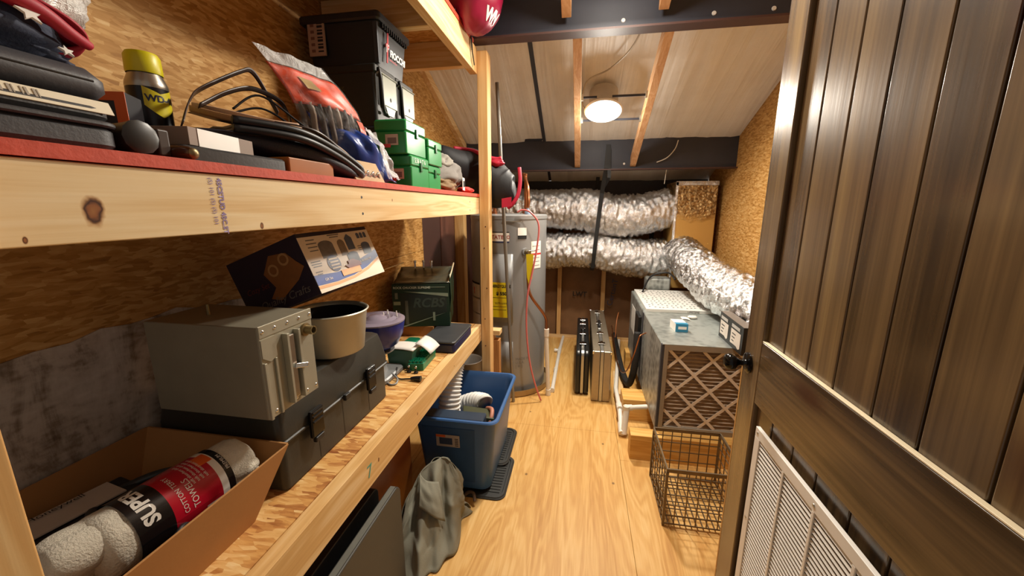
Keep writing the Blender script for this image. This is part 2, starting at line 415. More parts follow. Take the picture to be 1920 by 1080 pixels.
# pine battens that carry the can lights
def batten(x0, x1, y0, y1, label):
    z0, z1 = roof(y0) - .235, roof(y1) - .235
    m = MB().prism([(x0-.024, y0, z0), (x0+.024, y0, z0), (x0+.024, y0, z0+.085), (x0-.024, y0, z0+.085)], (x1-x0, y1-y0, z1-z0))
    return tag(m.build('ceiling_batten', M_batten, bevel=.002, org=(x0, y0, z0)), label, 'batten', 'pine battens between the roof beams')
batten(-.06, -.057, 2.33, 3.688, 'pine batten left of the can light, running between two steel beams')
batten(.415, .424, 2.33, 3.688, 'pine batten right of the can light, running between two steel beams')
batten(-.115, -.115, .2, 2.228, 'pine batten ending on the bolted beam, above the left can light batten')
batten(.357, .357, .2, 2.228, 'pine batten ending on the bolted beam, above the right can light batten')
# recessed can lights
M_glow = plain('glowing_lens', '#fff4dc', .5, 0, 0, emit='#ffe9c4', es=14)
def can_light(cx, cy, xa, xb, label):
    cz = roof(cy) - .215
    t = thing('recessed_light', label, 'light', (cx, cy, cz), 'can lights in the sloped roof')
    th = math.atan(ROOF_B); nrm = Vector((0, -math.sin(th), -math.cos(th))); al = Vector((0, math.cos(th), -math.sin(th))); ex = Vector((1, 0, 0))
    c = Vector((cx, cy, cz))
    def lat(prof, name, m):
        mb = MB(); mb.loft([[c + ex*(r*math.cos(2*math.pi*i/36)) + al*(r*math.sin(2*math.pi*i/36)) + nrm*h for i in range(36)] for r, h in prof], caps=False)
        return mb.build(name, m, t, smooth=50)
    lat([(.082, 0), (.125, .004), (.132, -.004), (.128, -.012), (.1, -.012)], 'trim_ring', M_white)
    lat([(.1, -.008), (.1, -.15), (.001, -.152)], 'can', plain('can_steel', '#bdb6aa', .4, .3, .1))
    lat([(.083, -.001), (.05, .003), (.0005, .004)], 'lens', M_glow)
    for q in (-.13, .13):
        for s_, xe in ((-1, xa), (1, xb)):
            p = c + al*q - nrm*.02
            MB().bar((cx+s_*.05, p.y, p.z), (xe, p.y, p.z), .006, .014).build('hanger_bar', M_steel, t)
            box('hanger_clip', M_galvd, xe-.014 if s_ > 0 else xe, xe if s_ > 0 else xe+.014, p.y-.012, p.y+.012, p.z-.02, p.z+.02, t)
    ld = bpy.data.lights.new('can_lamp', 'AREA'); ld.shape = 'DISK'; ld.size = .16; ld.energy = LAMP_POWER*.78; ld.color = LAMP_COLOR
    lo = bpy.data.objects.new('can_lamp', ld); link(lo); lo.parent = t
    lo.matrix_parent_inverse = Matrix.Identity(4)
    lo.location = nrm*.012; lo.rotation_mode = 'QUATERNION'; lo.rotation_quaternion = nrm.to_track_quat('-Z', 'Y')
    pd = bpy.data.lights.new('can_bulb', 'POINT'); pd.shadow_soft_size = .05; pd.energy = LAMP_POWER*.22; pd.color = LAMP_COLOR
    po = bpy.data.objects.new('can_bulb', pd); link(po); po.parent = t; po.location = nrm*.075
    return t
can_light(.12, 2.98, -.034, .396, 'glowing recessed can light hung between two pine battens')
can_light(.12, 1.88, -.091, .333, 'recessed can light in the roof bay before the bolted beam')
tag(MB().tube(spline([(.31, 2.34, roof(2.34)-.02), (.30, 2.45, roof(2.45)-.09), (.25, 2.62, roof(2.62)-.1), (.14, 2.82, roof(2.82)-.06), (0, 2.86, roof(2.86)-.1), (-.025, 2.98, roof(2.98)-.16), (.02, 3.06, roof(3.06)-.15), (.045, 3.04, roof(3.04)-.12)], 10), .0055, 8).build('light_cable', plain('grey_cable', '#b7ac9a', .5), smooth=180, org=(.31, 2.34, 2.6)), 'grey cable curving down to the lit can light', 'cable')
tag(MB().tube(spline([(.78, 3.655, 2.05), (.76, 3.66, 1.98), (.70, 3.66, 1.91), (.62, 3.67, 1.875)], 8), .004, 8).build('loose_wire', M_pvc, smooth=180, org=(.78, 3.66, 2.05)), 'short pale wire dangling from the far steel beam', 'wire')

# ------------------------------------------------------------------ door with vent grille
def stain(name, ax):
    t = NT(name); co = t.coord()
    sc = [7, 7, 7]; sc[ax] = .45; s2 = [40, 40, 40]; s2[ax] = 1.2
    a = t.noise(t.mapped(co, scale=tuple(sc)), 1.0, 4, .6, .7); b = t.noise(t.mapped(co, scale=tuple(s2)), 1.0, 3, .5, .3)
    rnd = t.n('ObjectInfo').outputs['Random']
    s3 = [130, 130, 130]; s3[ax] = 2.0; c3 = t.noise(t.mapped(co, scale=tuple(s3)), 1.0, 2)
    f = t.math('ADD', t.math('MULTIPLY', a, .85), t.math('ADD', t.math('MULTIPLY', b, .42), t.math('MULTIPLY', t.math('SUBTRACT', c3, .5), .2))); f = t.math('ADD', f, t.math('MULTIPLY', t.math('SUBTRACT', rnd, .5), .07)); f = t.math('SUBTRACT', f, .03)
    col = t.ramp(f, [(.36, '#261b13'), (.48, '#44331f'), (.58, '#5c4830'), (.70, '#6f583a'), (.86, '#8a7048')])
    sp = [6, 6, 6]; sp[ax] = 2.2
    v = t.n('TexVoronoi', {'Vector': t.mapped(co, scale=tuple(sp)), 'Scale': 1.0}).outputs['Distance']
    col = t.mix(t.math('MULTIPLY', t.ramp(v, [(.07, '#ffffff'), (.2, '#000000')]), .85), col, lin('#3c170b'))
    t.p(Base_Color=col, Roughness=.27, Specular_IOR_Level=.55, Coat_Weight=.35, Coat_Roughness=.15); t.bump(b, .15, .003); return t.m
M_st_v = stain('stained_pine_upright', 2); M_st_h = stain('stained_pine_across', 1)
DX = .55
d1 = struct('door_1', (DX, .33, 0))
box('stile', M_st_v, DX, DX+.042, 1.223, 1.333, .012, 2.25, d1, bevel=.004)
box('stile', M_st_v, DX, DX+.042, .33, .44, .012, 2.25, d1, bevel=.004)
box('rail', M_st_h, DX, DX+.042, .441, 1.222, .90, 1.098, d1, bevel=.003)
box('rail', M_st_h, DX, DX+.042, .441, 1.222, 2.12, 2.25, d1, bevel=.003)
box('rail', M_st_h, DX, DX+.042, .441, 1.222, .012, .12, d1, bevel=.003)
box('highlight_bead', M_cream, DX+.0005, DX+.0125, .441, 1.222, 1.0985, 1.1025, d1, bevel=.0015)  # cream colour paints the light caught along the rail ledge
box('edge_strip', plain('bare_pine_edge', '#c89654', .5), DX+.0005, DX+.0415, 1.3335, 1.341, .012, 1.0, d1)
yp = [1.222, 1.124, 1.013, .909, .79, .684, .566, .441]
for z0, z1 in ((1.099, 2.119), (.121, .899)):
    for a, b_ in zip(yp[:-1], yp[1:]):
        box('plank', M_st_v, DX+.013, DX+.034, b_+.0022, a-.0022, z0, z1, d1, bevel=.003)
    box('panel_backing', M_black, DX+.024, DX+.030, .442, 1.221, z0, z1, d1)
kn = MB().lathe((DX, 1.296, 1.002), [(.0005, -.073), (.013, -.073), (.023, -.067), (.028, -.056), (.025, -.043), (.014, -.034), (.010, -.026), (.011, -.008), (.014, -.006)], 28, 'X').build('knob', M_blackg, d1, smooth=60)
MB().lathe((DX, 1.296, 1.002), [(.012, -.009), (.028, -.008), (.034, -.004), (.034, -.0005)], 28, 'X').build('rose', M_blackg, kn, smooth=45)
gr = MB()
GY0, GY1, GZ0, GZ1, GX = .575, 1.162, .155, .855, DX-.012
gr.box(GX, DX-.0005, GY0, GY1, GZ1-.03, GZ1).box(GX, DX-.0005, GY0, GY1, GZ0, GZ0+.03).box(GX, DX-.0005, GY1-.03, GY1, GZ0+.03, GZ1-.03).box(GX, DX-.0005, GY0, GY0+.03, GZ0+.03, GZ1-.03)
gy = [GY1-.03, .995, .858, .721, GY0+.03]
for y in gy[1:-1]: gr.box(GX, GX+.004, y-.005, y+.005, GZ0+.03, GZ1-.03)
G = gr.build('vent_grille', M_white, d1, bevel=.0015, label='white louvred vent grille')
decal('slat_gap_shade', M_ink, (DX-.0022, GY1-.03, GZ0+.03), (0, GY0-GY1+.06, 0), (0, 0, GZ1-GZ0-.06), G, .0012)  # black sheet standing in for the shade between the slats
nrow = int((GZ1-GZ0-.06)/.0132)
for a, b_ in zip(gy[:-1], gy[1:]):
    ya, yb = a - (.005 if a != gy[0] else 0), b_ + (.005 if b_ != gy[-1] else 0)
    first = None
    for r in range(nrow):
        z = GZ1-.03-.0066-r*.0132
        if first is None:
            first = MB().obox((GX+.0018, yb, z-.0032), (0, ya-yb, 0), (.0026, 0, .0062), (.0006, 0, -.0003)).build('slat', M_white, G); z00 = z
        else: copy_at(first, (0, 0, z-z00), G)
for y, z in ((1.147, .84), (.858, .84), (1.147, .55)): MB().lathe((GX, y, z), [(.0, -.002), (.004, -.0015), (.005, 0)], 10, 'X').build('screw', M_alum, G, smooth=40)

# ------------------------------------------------------------------ built-in storage shelf
SX = -.61
M_red = plain('red_painted_osb', '#cc4a30', .6, 0, .2, 40, .2, 90)
M_beamU = pine('pine_upper_beam', 1, [(.15, '#c79a64'), (.4, '#dcb780'), (.62, '#e8cc9c'), (.9, '#f0dcb6')], knots=[(SX, .398, 1.493, .022), (SX, .66, 1.463, .008), (SX, 1.2, 1.52, .005), (SX, .33, 1.463, .005)])
M_beamL = pine('pine_lower_beam', 1, [(.15, '#bb8a52'), (.4, '#d6aa6c'), (.62, '#e3c08a'), (.9, '#ecd2a4')], knots=[(SX, 1.0, .71, .009), (SX, 1.3, .7, .007), (SX, 1.75, .71, .006)])
M_purple = plain('purple_stamp_ink', '#8d78a8', .6)
sh = thing('storage_shelf', 'built-in pine and OSB storage shelf with three decks along the left wall', 'shelf', (0, 0, 0))
DE = 2.295
def ubox(n, m, *a, **k): return box(n, m, *a, sh, **k)
ub = ubox('front_beam', M_beamU, SX-.04, SX, .15, DE, 1.455, 1.553, bevel=.002)
ubox('deck', M_red, XL+.006, SX+.004, .15, DE, 1.5545, 1.572)
ubox('underlay', M_osb_xy, XL+.006, SX-.041, .15, DE, 1.5532, 1.5543)
lb = ubox('front_beam', M_beamL, SX-.04, SX, .15, DE, .655, .764, bevel=.002)
ubox('deck', M_osb_xy, XL+.006, SX-.041, .15, DE, .746, .765)
tb = ubox('front_beam', M_beamU, SX-.04, SX, .15, 2.20, 2.226, 2.36, bevel=.002)
ubox('deck', M_red, XL+.006, SX+.004, .15, 2.225, 2.3605, 2.378)
ubox('underlay', osb('osb_underside', (0, 1), OSB_ST), XL+.006, SX-.041, .15, 2.225, 2.352, 2.3602)
for y in (.32, .95, 1.68, 2.155):
    ubox('joist', M_pine_x, XL+.006, SX-.041, y, y+.045, 2.226, 2.3515, bevel=.002)
    ubox('joist', M_pine_x, XL+.006, SX-.041, y, y+.04, 1.455, 1.553, bevel=.002)
    ubox('joist', M_pine_x, XL+.006, SX-.041, y, y+.04, .655, .7455, bevel=.002)
ubox('post', M_pine_z, -.6095, -.552, 2.296, 2.385, 0, 2.345, bevel=.003)
ubox('post', M_pine_z, -.6095, -.555, .165, .25, 0, 2.3, bevel=.003)
ubox('post_block', M_pine_z, -.65, -.61, 2.201, 2.30, 2.226, 2.36, bevel=.002)
for y in (1.02, 2.1): 
    for z in (1.48, 1.525): MB().lathe((SX, y, z), [(0, .0008), (.0035, .0008), (.004, 0)], 8, 'X').build('nail', M_steel, ub)
for z in (.30, .62, .8, 1.0, 1.25, 1.38): MB().lathe((-.58+.012*math.sin(z*20), 2.2955, z), [(0, -.001), (.0035, -.001), (.004, 0)], 8, 'Y').build('nail', M_steelb, sh)
# purple grade stamp running down the beam face
text('grade_stamp', '45CSTUD 45C.ST', .0125, (SX, .577, 1.547), (0, 0, -1), (0, 1, 0), M_purple, ub, bold=.0004)
text('grade_stamp', '(S) 101 (S) (S) 101', .0105, (SX, .562, 1.547), (0, 0, -1), (0, 1, 0), M_purple, ub)
text('paint_mark', '7', .06, (SX, .93, .69), (0, 1, 0), (0, 0, 1), plain('teal_paint', '#4fa08c', .5), lb)

# ================================================================== top deck
M_mag = plain('magenta_nylon', '#8e1238', .4, 0, .12, 8)
sack = thing('stuff_sack', 'round magenta nylon sack with white print overhanging the top deck', 'bag', (-.60, 2.02, 2.379))
def lump(d): return 1 + .05*noise.noise(d*2.2) + .03*noise.noise(d*6)
sm_ = MB().ball((-.555, 2.07, 2.50), .14, .15, .165, 44, 30, lump)
for p in sm_.v:
    if p.x < -.600: p.z = max(p.z, 2.380)
    if p.z < 2.380: p.x = max(p.x, -.600)
sm_.build('sack_body', M_mag, sack, smooth=180)
def on_sack(px, py):
    a = -.95 + px/.15; z = 2.44 + py*.9; zz = (z-2.50)/.165; rr = math.sqrt(max(.05, 1-zz*zz))
    d = Vector((math.cos(a)*rr, math.sin(a)*rr, zz)); k = lump(d)+.012
    return Vector((-.555, 2.07, 2.50)) + Vector((d.x*.14, d.y*.15, d.z*.165))*k
text('lettering', 'ior', .05, 0, 0, 0, M_whiteink, sack, fn=lambda x, y: on_sack(x+.01, y+.01))
text('lettering', 'WN', .07, 0, 0, 0, M_whiteink, sack, fn=lambda x, y: on_sack(x+.03, y-.075), bold=.003)
box('buckle', M_black, -.645, -.615, 1.94, 1.965, 2.3795, 2.40, sack, bevel=.003)
st = MB().bar((-.604, 2.17, 2.38), (-.600, 2.172, 2.30), .02, .003, (1, 0, 0)).bar((-.600, 2.172, 2.30), (-.597, 2.2, 2.24), .014, .003, (1, 0, 0))
st.build('strap', M_black, sack)

# ================================================================== middle deck (top at 1.572)
ZM = 1.5725
M_gcase = plain('charcoal_grained_plastic', '#3a3a3c', .5, 0, .12, 20, .12, 220)
M_gcase2 = plain('grey_vinyl', '#47464a', .5, 0, .1, 20, .1, 200)
def rrect(x0, x1, y0, y1, r, n=6):
    out = []
    for cx, cy, a0 in ((x1-r, y1-r, 0), (x0+r, y1-r, 90), (x0+r, y0+r, 180), (x1-r, y0+r, 270)):
        for i in range(n+1):
            a = math.radians(a0 + 90*i/n); out.append((cx+r*math.cos(a), cy+r*math.sin(a)))
    return out
def slab(mb, x0, x1, y0, y1, z0, z1, r, e=.006):
    rg = []
    for ins, z in ((e, z0), (0, z0+e), (0, z1-e), (e, z1)):
        rg.append([(x, y, z) for x, y in rrect(x0+ins, x1-ins, y0+ins, y1-ins, max(r-ins, .002))])
    b = len(mb.v); mb.loft(rg)
    # loft is built for right-handed rings seen from the end; flip faces to face outward
    k = len(rg[0])*3+2
    for i in range(len(mb.f)-k, len(mb.f)): mb.f[i] = list(reversed(mb.f[i]))
    return mb
gc = thing('pistol_case', 'charcoal hard pistol case with rounded corners lying on the red deck', 'case', (-.78, .25, ZM))
slab(MB(), -.93, -.632, .12, .468, ZM, ZM+.034, .03, .008).build('lower_shell', M_gcase, gc, smooth=35)
slab(MB(), -.928, -.634, .122, .466, ZM+.0345, ZM+.064, .03, .01).build('upper_shell', M_gcase, gc, smooth=35)
slab(MB(), -.932, -.628, .12, .47, ZM+.031, ZM+.038, .03, .002).build('seam_rim', M_gcase, gc, smooth=35)
decal('label', M_tan, (-.6335, .27, ZM+.048), (0, .19, 0), (-.007, 0, .016), gc, label='cream barcode label')
M_bar = plain('grey_barcode', '#a89c8c', .6)
for i in range(26):
    y = .30 + i*.0036
    if i % 3 != 1: decal('barcode', M_bar, (-.6340-.0016, y, ZM+.0525), (0, .0012 + .0012*(i % 2), 0), (-.0040, 0, .0090), gc, .0022)
vc = thing('vinyl_gun_rug', 'grey padded vinyl case lying on the charcoal pistol case', 'case', (-.8, .25, ZM+.0655))
slab(MB(), -.95, -.645, .10, .475, ZM+.0655, ZM+.107, .025, .014).build('padded_body', M_gcase2, vc, smooth=50)
MB().tube([( -.6455, .12, ZM+.090), (-.6455, .452, ZM+.090)], .0015, 6).build('zip', M_black, vc)
# flag: folded cloth with stars and a red stripe
M_navy = plain('navy_flag_cloth', '#1d2740', .75, 0, .15, 30, .2, 300); M_rcloth = plain('red_flag_cloth', '#b01530', .55, 0, .15, 30)
fg = thing('folded_flag', 'bunched navy and red flag with white stars on the grey case', 'flag', (-.75, .38, ZM+.108))
def rest(mb):                                    # nothing sinks into the deck
    for p in mb.v: p.z = max(p.z, ZM+.0005)
    return mb
def fold(c, rx, ry, rz, seed, a=.18):
    return rest(MB().ball(c, rx, ry, rz, 40, 20, lambda d: 1 + a*noise.noise(d*2.3 + Vector((seed, 0, 0))) + .06*noise.noise(d*7 + Vector((0, seed, 0)))))
fold((-.735, .355, ZM+.138), .085, .125, .032, 1.3).build('navy_fold', M_navy, fg, smooth=180)
fold((-.735, .40, ZM+.122), .06, .085, .012, 4.3).build('navy_fold', M_navy, fg, smooth=180)
fm = MB(); fp = spline([(-.715, .35, ZM+.195), (-.685, .41, ZM+.180), (-.672, .46, ZM+.160), (-.685, .483, ZM+.146), (-.70, .46, ZM+.136), (-.69, .40, ZM+.134)], 10)
fm.grid(lambda u, v: fp[int(round(u*(len(fp)-1)))] + Vector((-.075, .01, .004))*v + Vector((0, 0, .008))*math.sin(v*6+u*4), len(fp)-1, 10).build('red_stripe_fold', M_rcloth, fg, smooth=180, solid=.004)
MB().tube(spline([(-.655, .36, ZM+.168), (-.652, .41, ZM+.160), (-.662, .45, ZM+.146), (-.672, .474, ZM+.142)], 8), .0, 12, rf=lambda t: .011-.005*t).build('red_stripe_fold', M_rcloth, fg, smooth=180)
def star(c, r, u, v):
    c, u, v = Vector(c), Vector(u).normalized(), Vector(v).normalized()
    return MB().prism([c + (u*math.sin(math.pi*i/5) + v*math.cos(math.pi*i/5))*(r if i % 2 == 0 else r*.42) for i in range(10)], u.cross(v)*.003)
star((-.648, .402, ZM+.148), .012, (0, 1, .0), (-.5, 0, 1)).build('star', M_whiteink, fg)
star((-.65, .36, ZM+.128), .009, (0, 1, 0), (-.3, 0, 1)).build('star', M_whiteink, fg)
star((-.662, .44, ZM+.122), .008, (0, 1, 0), (-.6, 0, 1)).build('star', M_whiteink, fg)
M_clear = None
def clear(name, tint='#f2f2f0', a=.45, rough=.22):
    t = NT(name); co = t.coord(); n = t.noise(co, 26, 5, .7, .8)
    t.p(Base_Color=lin(tint), Roughness=rough, Alpha=t.math('MULTIPLY_ADD', n, .5, a-.2), Specular_IOR_Level=.7); t.bump(n, .9, .01); return t.m
M_clear = clear('clear_crinkled_plastic'); M_clear2 = clear('thin_clear_plastic', '#f4f4f2', .02, .12)
tag(MB().ball((-.755, .465, ZM+.222), .055, .065, .055, 36, 22, lambda d: 1 + .3*noise.noise(d*2.5+Vector((3, 0, 0))) + .12*noise.noise(d*7)).build('plastic_bag', clear('white_crinkled_plastic', '#e8e6e2', .75), smooth=180, org=(-.78, .455, ZM+.17)), 'crumpled clear plastic bag on top of the folded flag', 'bag')
# penetrant can
can = thing('spray_can', 'black spray can with yellow cap leaning by the OSB wall', 'spray can', (-.95, .765, ZM))
CC = (-.95, .765, ZM)
MB().lathe(CC, [(.0005, .0), (.036, .0), (.037, .004), (.037, .178)], 32).build('can_body', plain('gloss_black_can', '#14131a', .3, .2, .1), can, smooth=50)
MB().lathe(CC, [(.037, .178), (.0375, .183), (.036, .19), (.030, .205), (.028, .212)], 32).build('shoulder', plain('silver_can', '#a8a298', .3, .9, .05), can, smooth=50)
MB().lathe(CC, [(.031, .208), (.032, .212), (.031, .243), (.027, .250), (.0005, .251)], 32).build('cap', plain('yellow_plastic', '#d8cc10', .4, 0, .05), can, smooth=50)
def on_can(r, a0, z0): return lambda x, y: Vector(CC) + Vector((r*math.cos(a0 + x/r), r*math.sin(a0 + x/r), z0 + y))
sp = [(-.030, .04), (.030, .04), (.030, .0), (.02, -.012), (.0, -.02), (-.02, -.012), (-.030, 0)]
f = on_can(.0374, -.12, .140)
m = MB()
m.grid(lambda u, v: f(-.030+.06*u, (-.012 - .010*math.sin(math.pi*u) + .012*abs(2*u-1)) + v*(.038 + .010*math.sin(math.pi*u))), 14, 4)
m.build('shield', plain('yellow_print', '#e0d020', .4), can, smooth=180)
text('lettering', 'WD-40', .019, 0, 0, 0, plain('navy_print', '#10153a', .4), can, fn=lambda x, y: on_can(.0378, -.12, .149)(x-.0275, y), bold=.0006)
cyl_patch('pink_band', plain('dusty_pink_print', '#a86a78', .5), CC, .0374, -.9, .7, ZM+.104, ZM+.114, can)
text('lettering', 'FAST RELEASE', .0085, 0, 0, 0, M_whiteink, can, fn=lambda x, y: on_can(.0378, -.12, .088)(x-.030, y))
text('lettering', 'PENETRANT', .0125, 0, 0, 0, M_whiteink, can, fn=lambda x, y: on_can(.0378, -.12, .070)(x-.036, y), bold=.0003)
# orange and black carton beside the can
M_orange = plain('orange_print', '#e0611a', .45, 0, .06)
ob = thing('ammo_carton', 'small black carton with orange edge beside the spray can', 'box', (-.86, .62, ZM))
MB().obox((-.90, .585, ZM), (.085, .03, 0), (-.03, .05, 0), (0, 0, .128)).build('carton_body', plain('black_card', '#17171f', .45, 0, .1), ob, bevel=.001)
uo = Vector((.085, .03, 0)); no = Vector((.03, -.085, 0)).normalized()
decal('orange_edge', M_orange, Vector((-.90, .585, ZM)) + uo*.80, uo*.2, (0, 0, .128), ob, .0008)
decal('orange_edge', M_orange, Vector((-.90, .585, ZM+.113)), uo*.8, (0, 0, .015), ob, .0008)
decal('orange_edge', M_orange, Vector((-.90, .585, ZM+.055)) , uo*.5, (0, 0, .022), ob, .0008)
text('lettering', 'NE', .018, Vector((-.90, .585, ZM+.086)) + uo*.32, uo, (0, 0, 1), M_whiteink, ob, bold=.0004)
text('lettering', 'mm', .012, Vector((-.90, .585, ZM+.04)) + uo*.5, uo, (0, 0, 1), M_whiteink, ob)
# knives lying at the edge
M_dkbrown = plain('dark_brown_leather', '#35241b', .4, 0, .2, 30); M_bone = plain('polished_wood_grip', '#4a2a18', .2, 0, .2)
kA = thing('sheathed_knife', 'black round-ended knife grip poking over the red deck edge', 'knife', (-.66, .50, ZM))
MB().tube(spline([(-.80, .50, ZM+.030), (-.72, .495, ZM+.028), (-.66, .492, ZM+.026), (-.632, .49, ZM+.026)], 6), .0, 12, rf=lambda t: .016+.008*t - (.006 if t > .97 else 0)).build('grip', plain('black_rubber_grip', '#2a2724', .4, 0, .2), kA, smooth=60)
MB().bar((-.80, .50, ZM+.03), (-.95, .51, ZM+.03), .03, .008).build('sheath', M_dkbrown, kA, bevel=.002)
kB = thing('folding_knife', 'brown wooden knife grip with brass end beside the black grip', 'knife', (-.66, .56, ZM))
MB().tube(spline([(-.80, .545, ZM+.016), (-.72, .55, ZM+.014), (-.65, .557, ZM+.012), (-.628, .56, ZM+.012)], 6), 0, 12, rf=lambda t: .009+.004*math.sin(math.pi*t)).build('grip', M_bone, kB, smooth=60)
MB().ball((-.628, .56, ZM+.012), .006, .009, .009, 16, 8).build('end_cap', M_brass, kB, smooth=180)
box('bolster', M_dkbrown, -.72, -.65, .525, .545, ZM+.004, ZM+.046, kB, bevel=.004)
# flat white topped box
fb = thing('flat_carton', 'flat brown carton with a white end panel on the middle deck', 'box', (-.76, .63, ZM+.03))
MB().obox((-.80, .553, ZM+.030), (.14, .032, 0), (-.025, .16, 0), (0, 0, .030)).build('carton_body', plain('taupe_card', '#8a7464', .6), fb, bevel=.001)
e0 = Vector((-.66, .585, ZM+.030)); ev = Vector((-.025, .16, 0))
decal('white_panel', M_white, e0 + ev*.12, ev*.62, (0, 0, .0298), fb, .001)
tag(slab(MB(), -.80, -.65, .56, .795, ZM, ZM+.028, .01, .004).build('black_tray', M_black, smooth=40, org=(-.78, .68, ZM)), 'thin black tray under the flat brown carton', 'tray')
tag(MB().obox((-.70, .74, ZM+.0005), (.055, .0, .0), (-.015, .14, 0), (0, 0, .002)).build('paper_sheet', M_tan, org=(-.7, .74, ZM)), 'loose cream paper lying on the red deck edge', 'paper')
# wood block
tag(box('wood_block', plain('amber_varnished_wood', '#9a5a1c', .35, 0, .2, 10), -.78, -.648, .80, .96, ZM, ZM+.036, None, bevel=.003, org=(-.7, .88, ZM)), 'amber varnished wood block under the dark holsters', 'block')
# leather holsters and belts
M_leather = plain('tan_leather_edge', '#b98c5c', .5, 0, .15, 30); M_hol = plain('blue_black_nylon', '#171a28', .55, 0, .25, 30, .25, 240); M_hol2 = plain('black_nylon_edge', '#0e1014', .45, 0, .2)
def strip(name, pts, wv, th, mat, parent, n=8):
    p = spline(pts, n); wv = Vector(wv); m = MB()
    m.grid(lambda u, v: p[min(int(round(u*(len(p)-1))), len(p)-1)] + wv*(v-.5), len(p)-1, 3)
    return m.build(name, mat, parent, smooth=180, solid=th)
h1 = thing('nylon_holster', 'blue-black padded nylon holster drooping over the wood block', 'holster', (-.72, .9, ZM+.04))
def hol(c0, c1, w, th, seed):
    c0, c1 = Vector(c0), Vector(c1); d = c1-c0; ax = d.normalized(); sd = Vector((0, 0, 1)).cross(ax).normalized(); up = ax.cross(sd)
    m = MB(); rings = []
    for i in range(23):
        t = i/22; k = math.sin(math.pi*min(1, max(.03, t*.94+.03)))**.35
        dr = up*(-.05*max(0, t-.55)**1.3*2)
        rings.append([c0+d*t + dr + sd*(w*k*math.copysign(abs(math.cos(a))**.7, math.cos(a))) + up*(th*k*math.copysign(abs(math.sin(a))**.8, math.sin(a))*(1+.15*noise.noise((t*4, a, seed)))) for a in [2*math.pi*j/28 for j in range(28)]])
    return m.loft(rings)
hol((-.80, .70, ZM+.072), (-.668, 1.075, ZM+.048), .07, .024, 2).build('holster_body', M_hol, h1, smooth=180)
for zo, oo in ((.012, .0), (-.004, .010)):
    MB().tube(spline([(-.72, .74, ZM+.092+zo), (-.665+oo*.3, .86, ZM+.088+zo), (-.645+oo*.2, .97, ZM+.062+zo), (-.638, 1.06, ZM+.030+zo), (-.642, 1.085, ZM+.018+zo*.6)], 8), .009, 10).build('piped_edge', M_hol2, h1, smooth=180)
h2 = thing('leather_holster', 'brown leather holster with pale cut edges over the nylon holster', 'holster', (-.76, .8, ZM+.1))
strip('leather_layer', [(-.96, .88, ZM+.165), (-.86, .85, ZM+.140), (-.76, .86, ZM+.118), (-.70, .93, ZM+.108), (-.69, 1.03, ZM+.070), (-.68, 1.10, ZM+.035)], (.10, -.05, .0), .006, M_dkbrown, h2)
strip('pale_edge', [(-.90, .815, ZM+.150), (-.79, .79, ZM+.122), (-.70, .82, ZM+.106), (-.665, .90, ZM+.105), (-.652, 1.0, ZM+.078), (-.645, 1.11, ZM+.024)], (.004, -.002, .012), .008, M_leather, h2)
strip('pale_edge', [(-.92, .84, ZM+.164), (-.80, .81, ZM+.136), (-.72, .83, ZM+.118), (-.685, .89, ZM+.118)], (.004, -.002, .010), .008, plain('pale_pinkish_leather', '#c4a184', .5, 0, .1), h2)
h3 = thing('leather_belt', 'dark brown leather belt coiled behind the holsters', 'belt', (-.9, .85, ZM+.13))
strip('belt_strap', [(-.80, .70, ZM+.09), (-.84, .76, ZM+.15), (-.91, .86, ZM+.205), (-.93, 1.00, ZM+.285), (-.935, 1.05, ZM+.300), (-.93, 1.09, ZM+.25), (-.91, 1.10, ZM+.20)], (.006, .002, .012), .003, M_dkbrown, h3)
strip('belt_strap', [(-.86, .80, ZM+.15), (-.88, .90, ZM+.205), (-.88, .98, ZM+.235), (-.87, 1.06, ZM+.225), (-.86, 1.08, ZM+.19), (-.84, 1.06, ZM+.16)], (.005, .002, .012), .003, M_dkbrown, h3)
bc = thing('black_cable_bundle', 'tangled black cords behind the brown leather holster', 'cable', (-.82, .9, ZM+.09))
random.seed(5)
for i in range(2):
    z = ZM + .10 + .022*i
    MB().tube(spline([(-.90+.01*i, .90+.02*i, z+.05), (-.86, .98, z+.085+.01*(i % 2)), (-.80, 1.03+.01*i, z+.04), (-.76, 1.08, z-.005), (-.74, 1.12+.01*i, z-.05)], 8), .0028, 8).build('cord', M_hol2, bc, smooth=180)
fold((-.87, .98, ZM+.085), .11, .13, .06, 7.7).build('pouch', M_hol2, bc, smooth=180)
# orange bag
og = thing('orange_header_bag', 'clear bag with orange header card holding dark straps', 'bag', (-.85, 1.15, ZM+.05))
def bagsurf(u, v, o=0):
    top = Vector((-.86, .97, ZM+.34)).lerp(Vector((-.80, 1.17, ZM+.335)), u); bot = Vector((-.82, 1.06, ZM+.08)).lerp(Vector((-.73, 1.28, ZM+.07)), u)
    p = bot.lerp(top, v) + Vector((.06, .05, 0))*math.sin(math.pi*v)*.5
    n = Vector((.75, -.6, .2)); k = .03*math.sin(math.pi*u)*math.sin(math.pi*min(v*1.1, 1)) + .010*noise.noise((u*5, v*6, 2)) 
    return p + n*(k + o)
MB().grid(lambda u, v: bagsurf(u, .50+.36*v, .004), 20, 12).build('header_card', plain('orange_card', '#d9471c', .45, 0, .15, 20), og, smooth=180, solid=.002)
MB().grid(lambda u, v: bagsurf(.3+.2*u, .66+.12*v, .009), 4, 4).build('gold_sticker', plain('gold_sticker', '#a88a50', .4, .3), og, smooth=180)
MB().grid(lambda u, v: bagsurf(u, v, .012), 26, 26).build('plastic_film', M_clear2, og, smooth=180)
MB().grid(lambda u, v: bagsurf(u*.96+.02, .86+.14*v, .010), 20, 6).build('plastic_hem', M_clear, og, smooth=180)
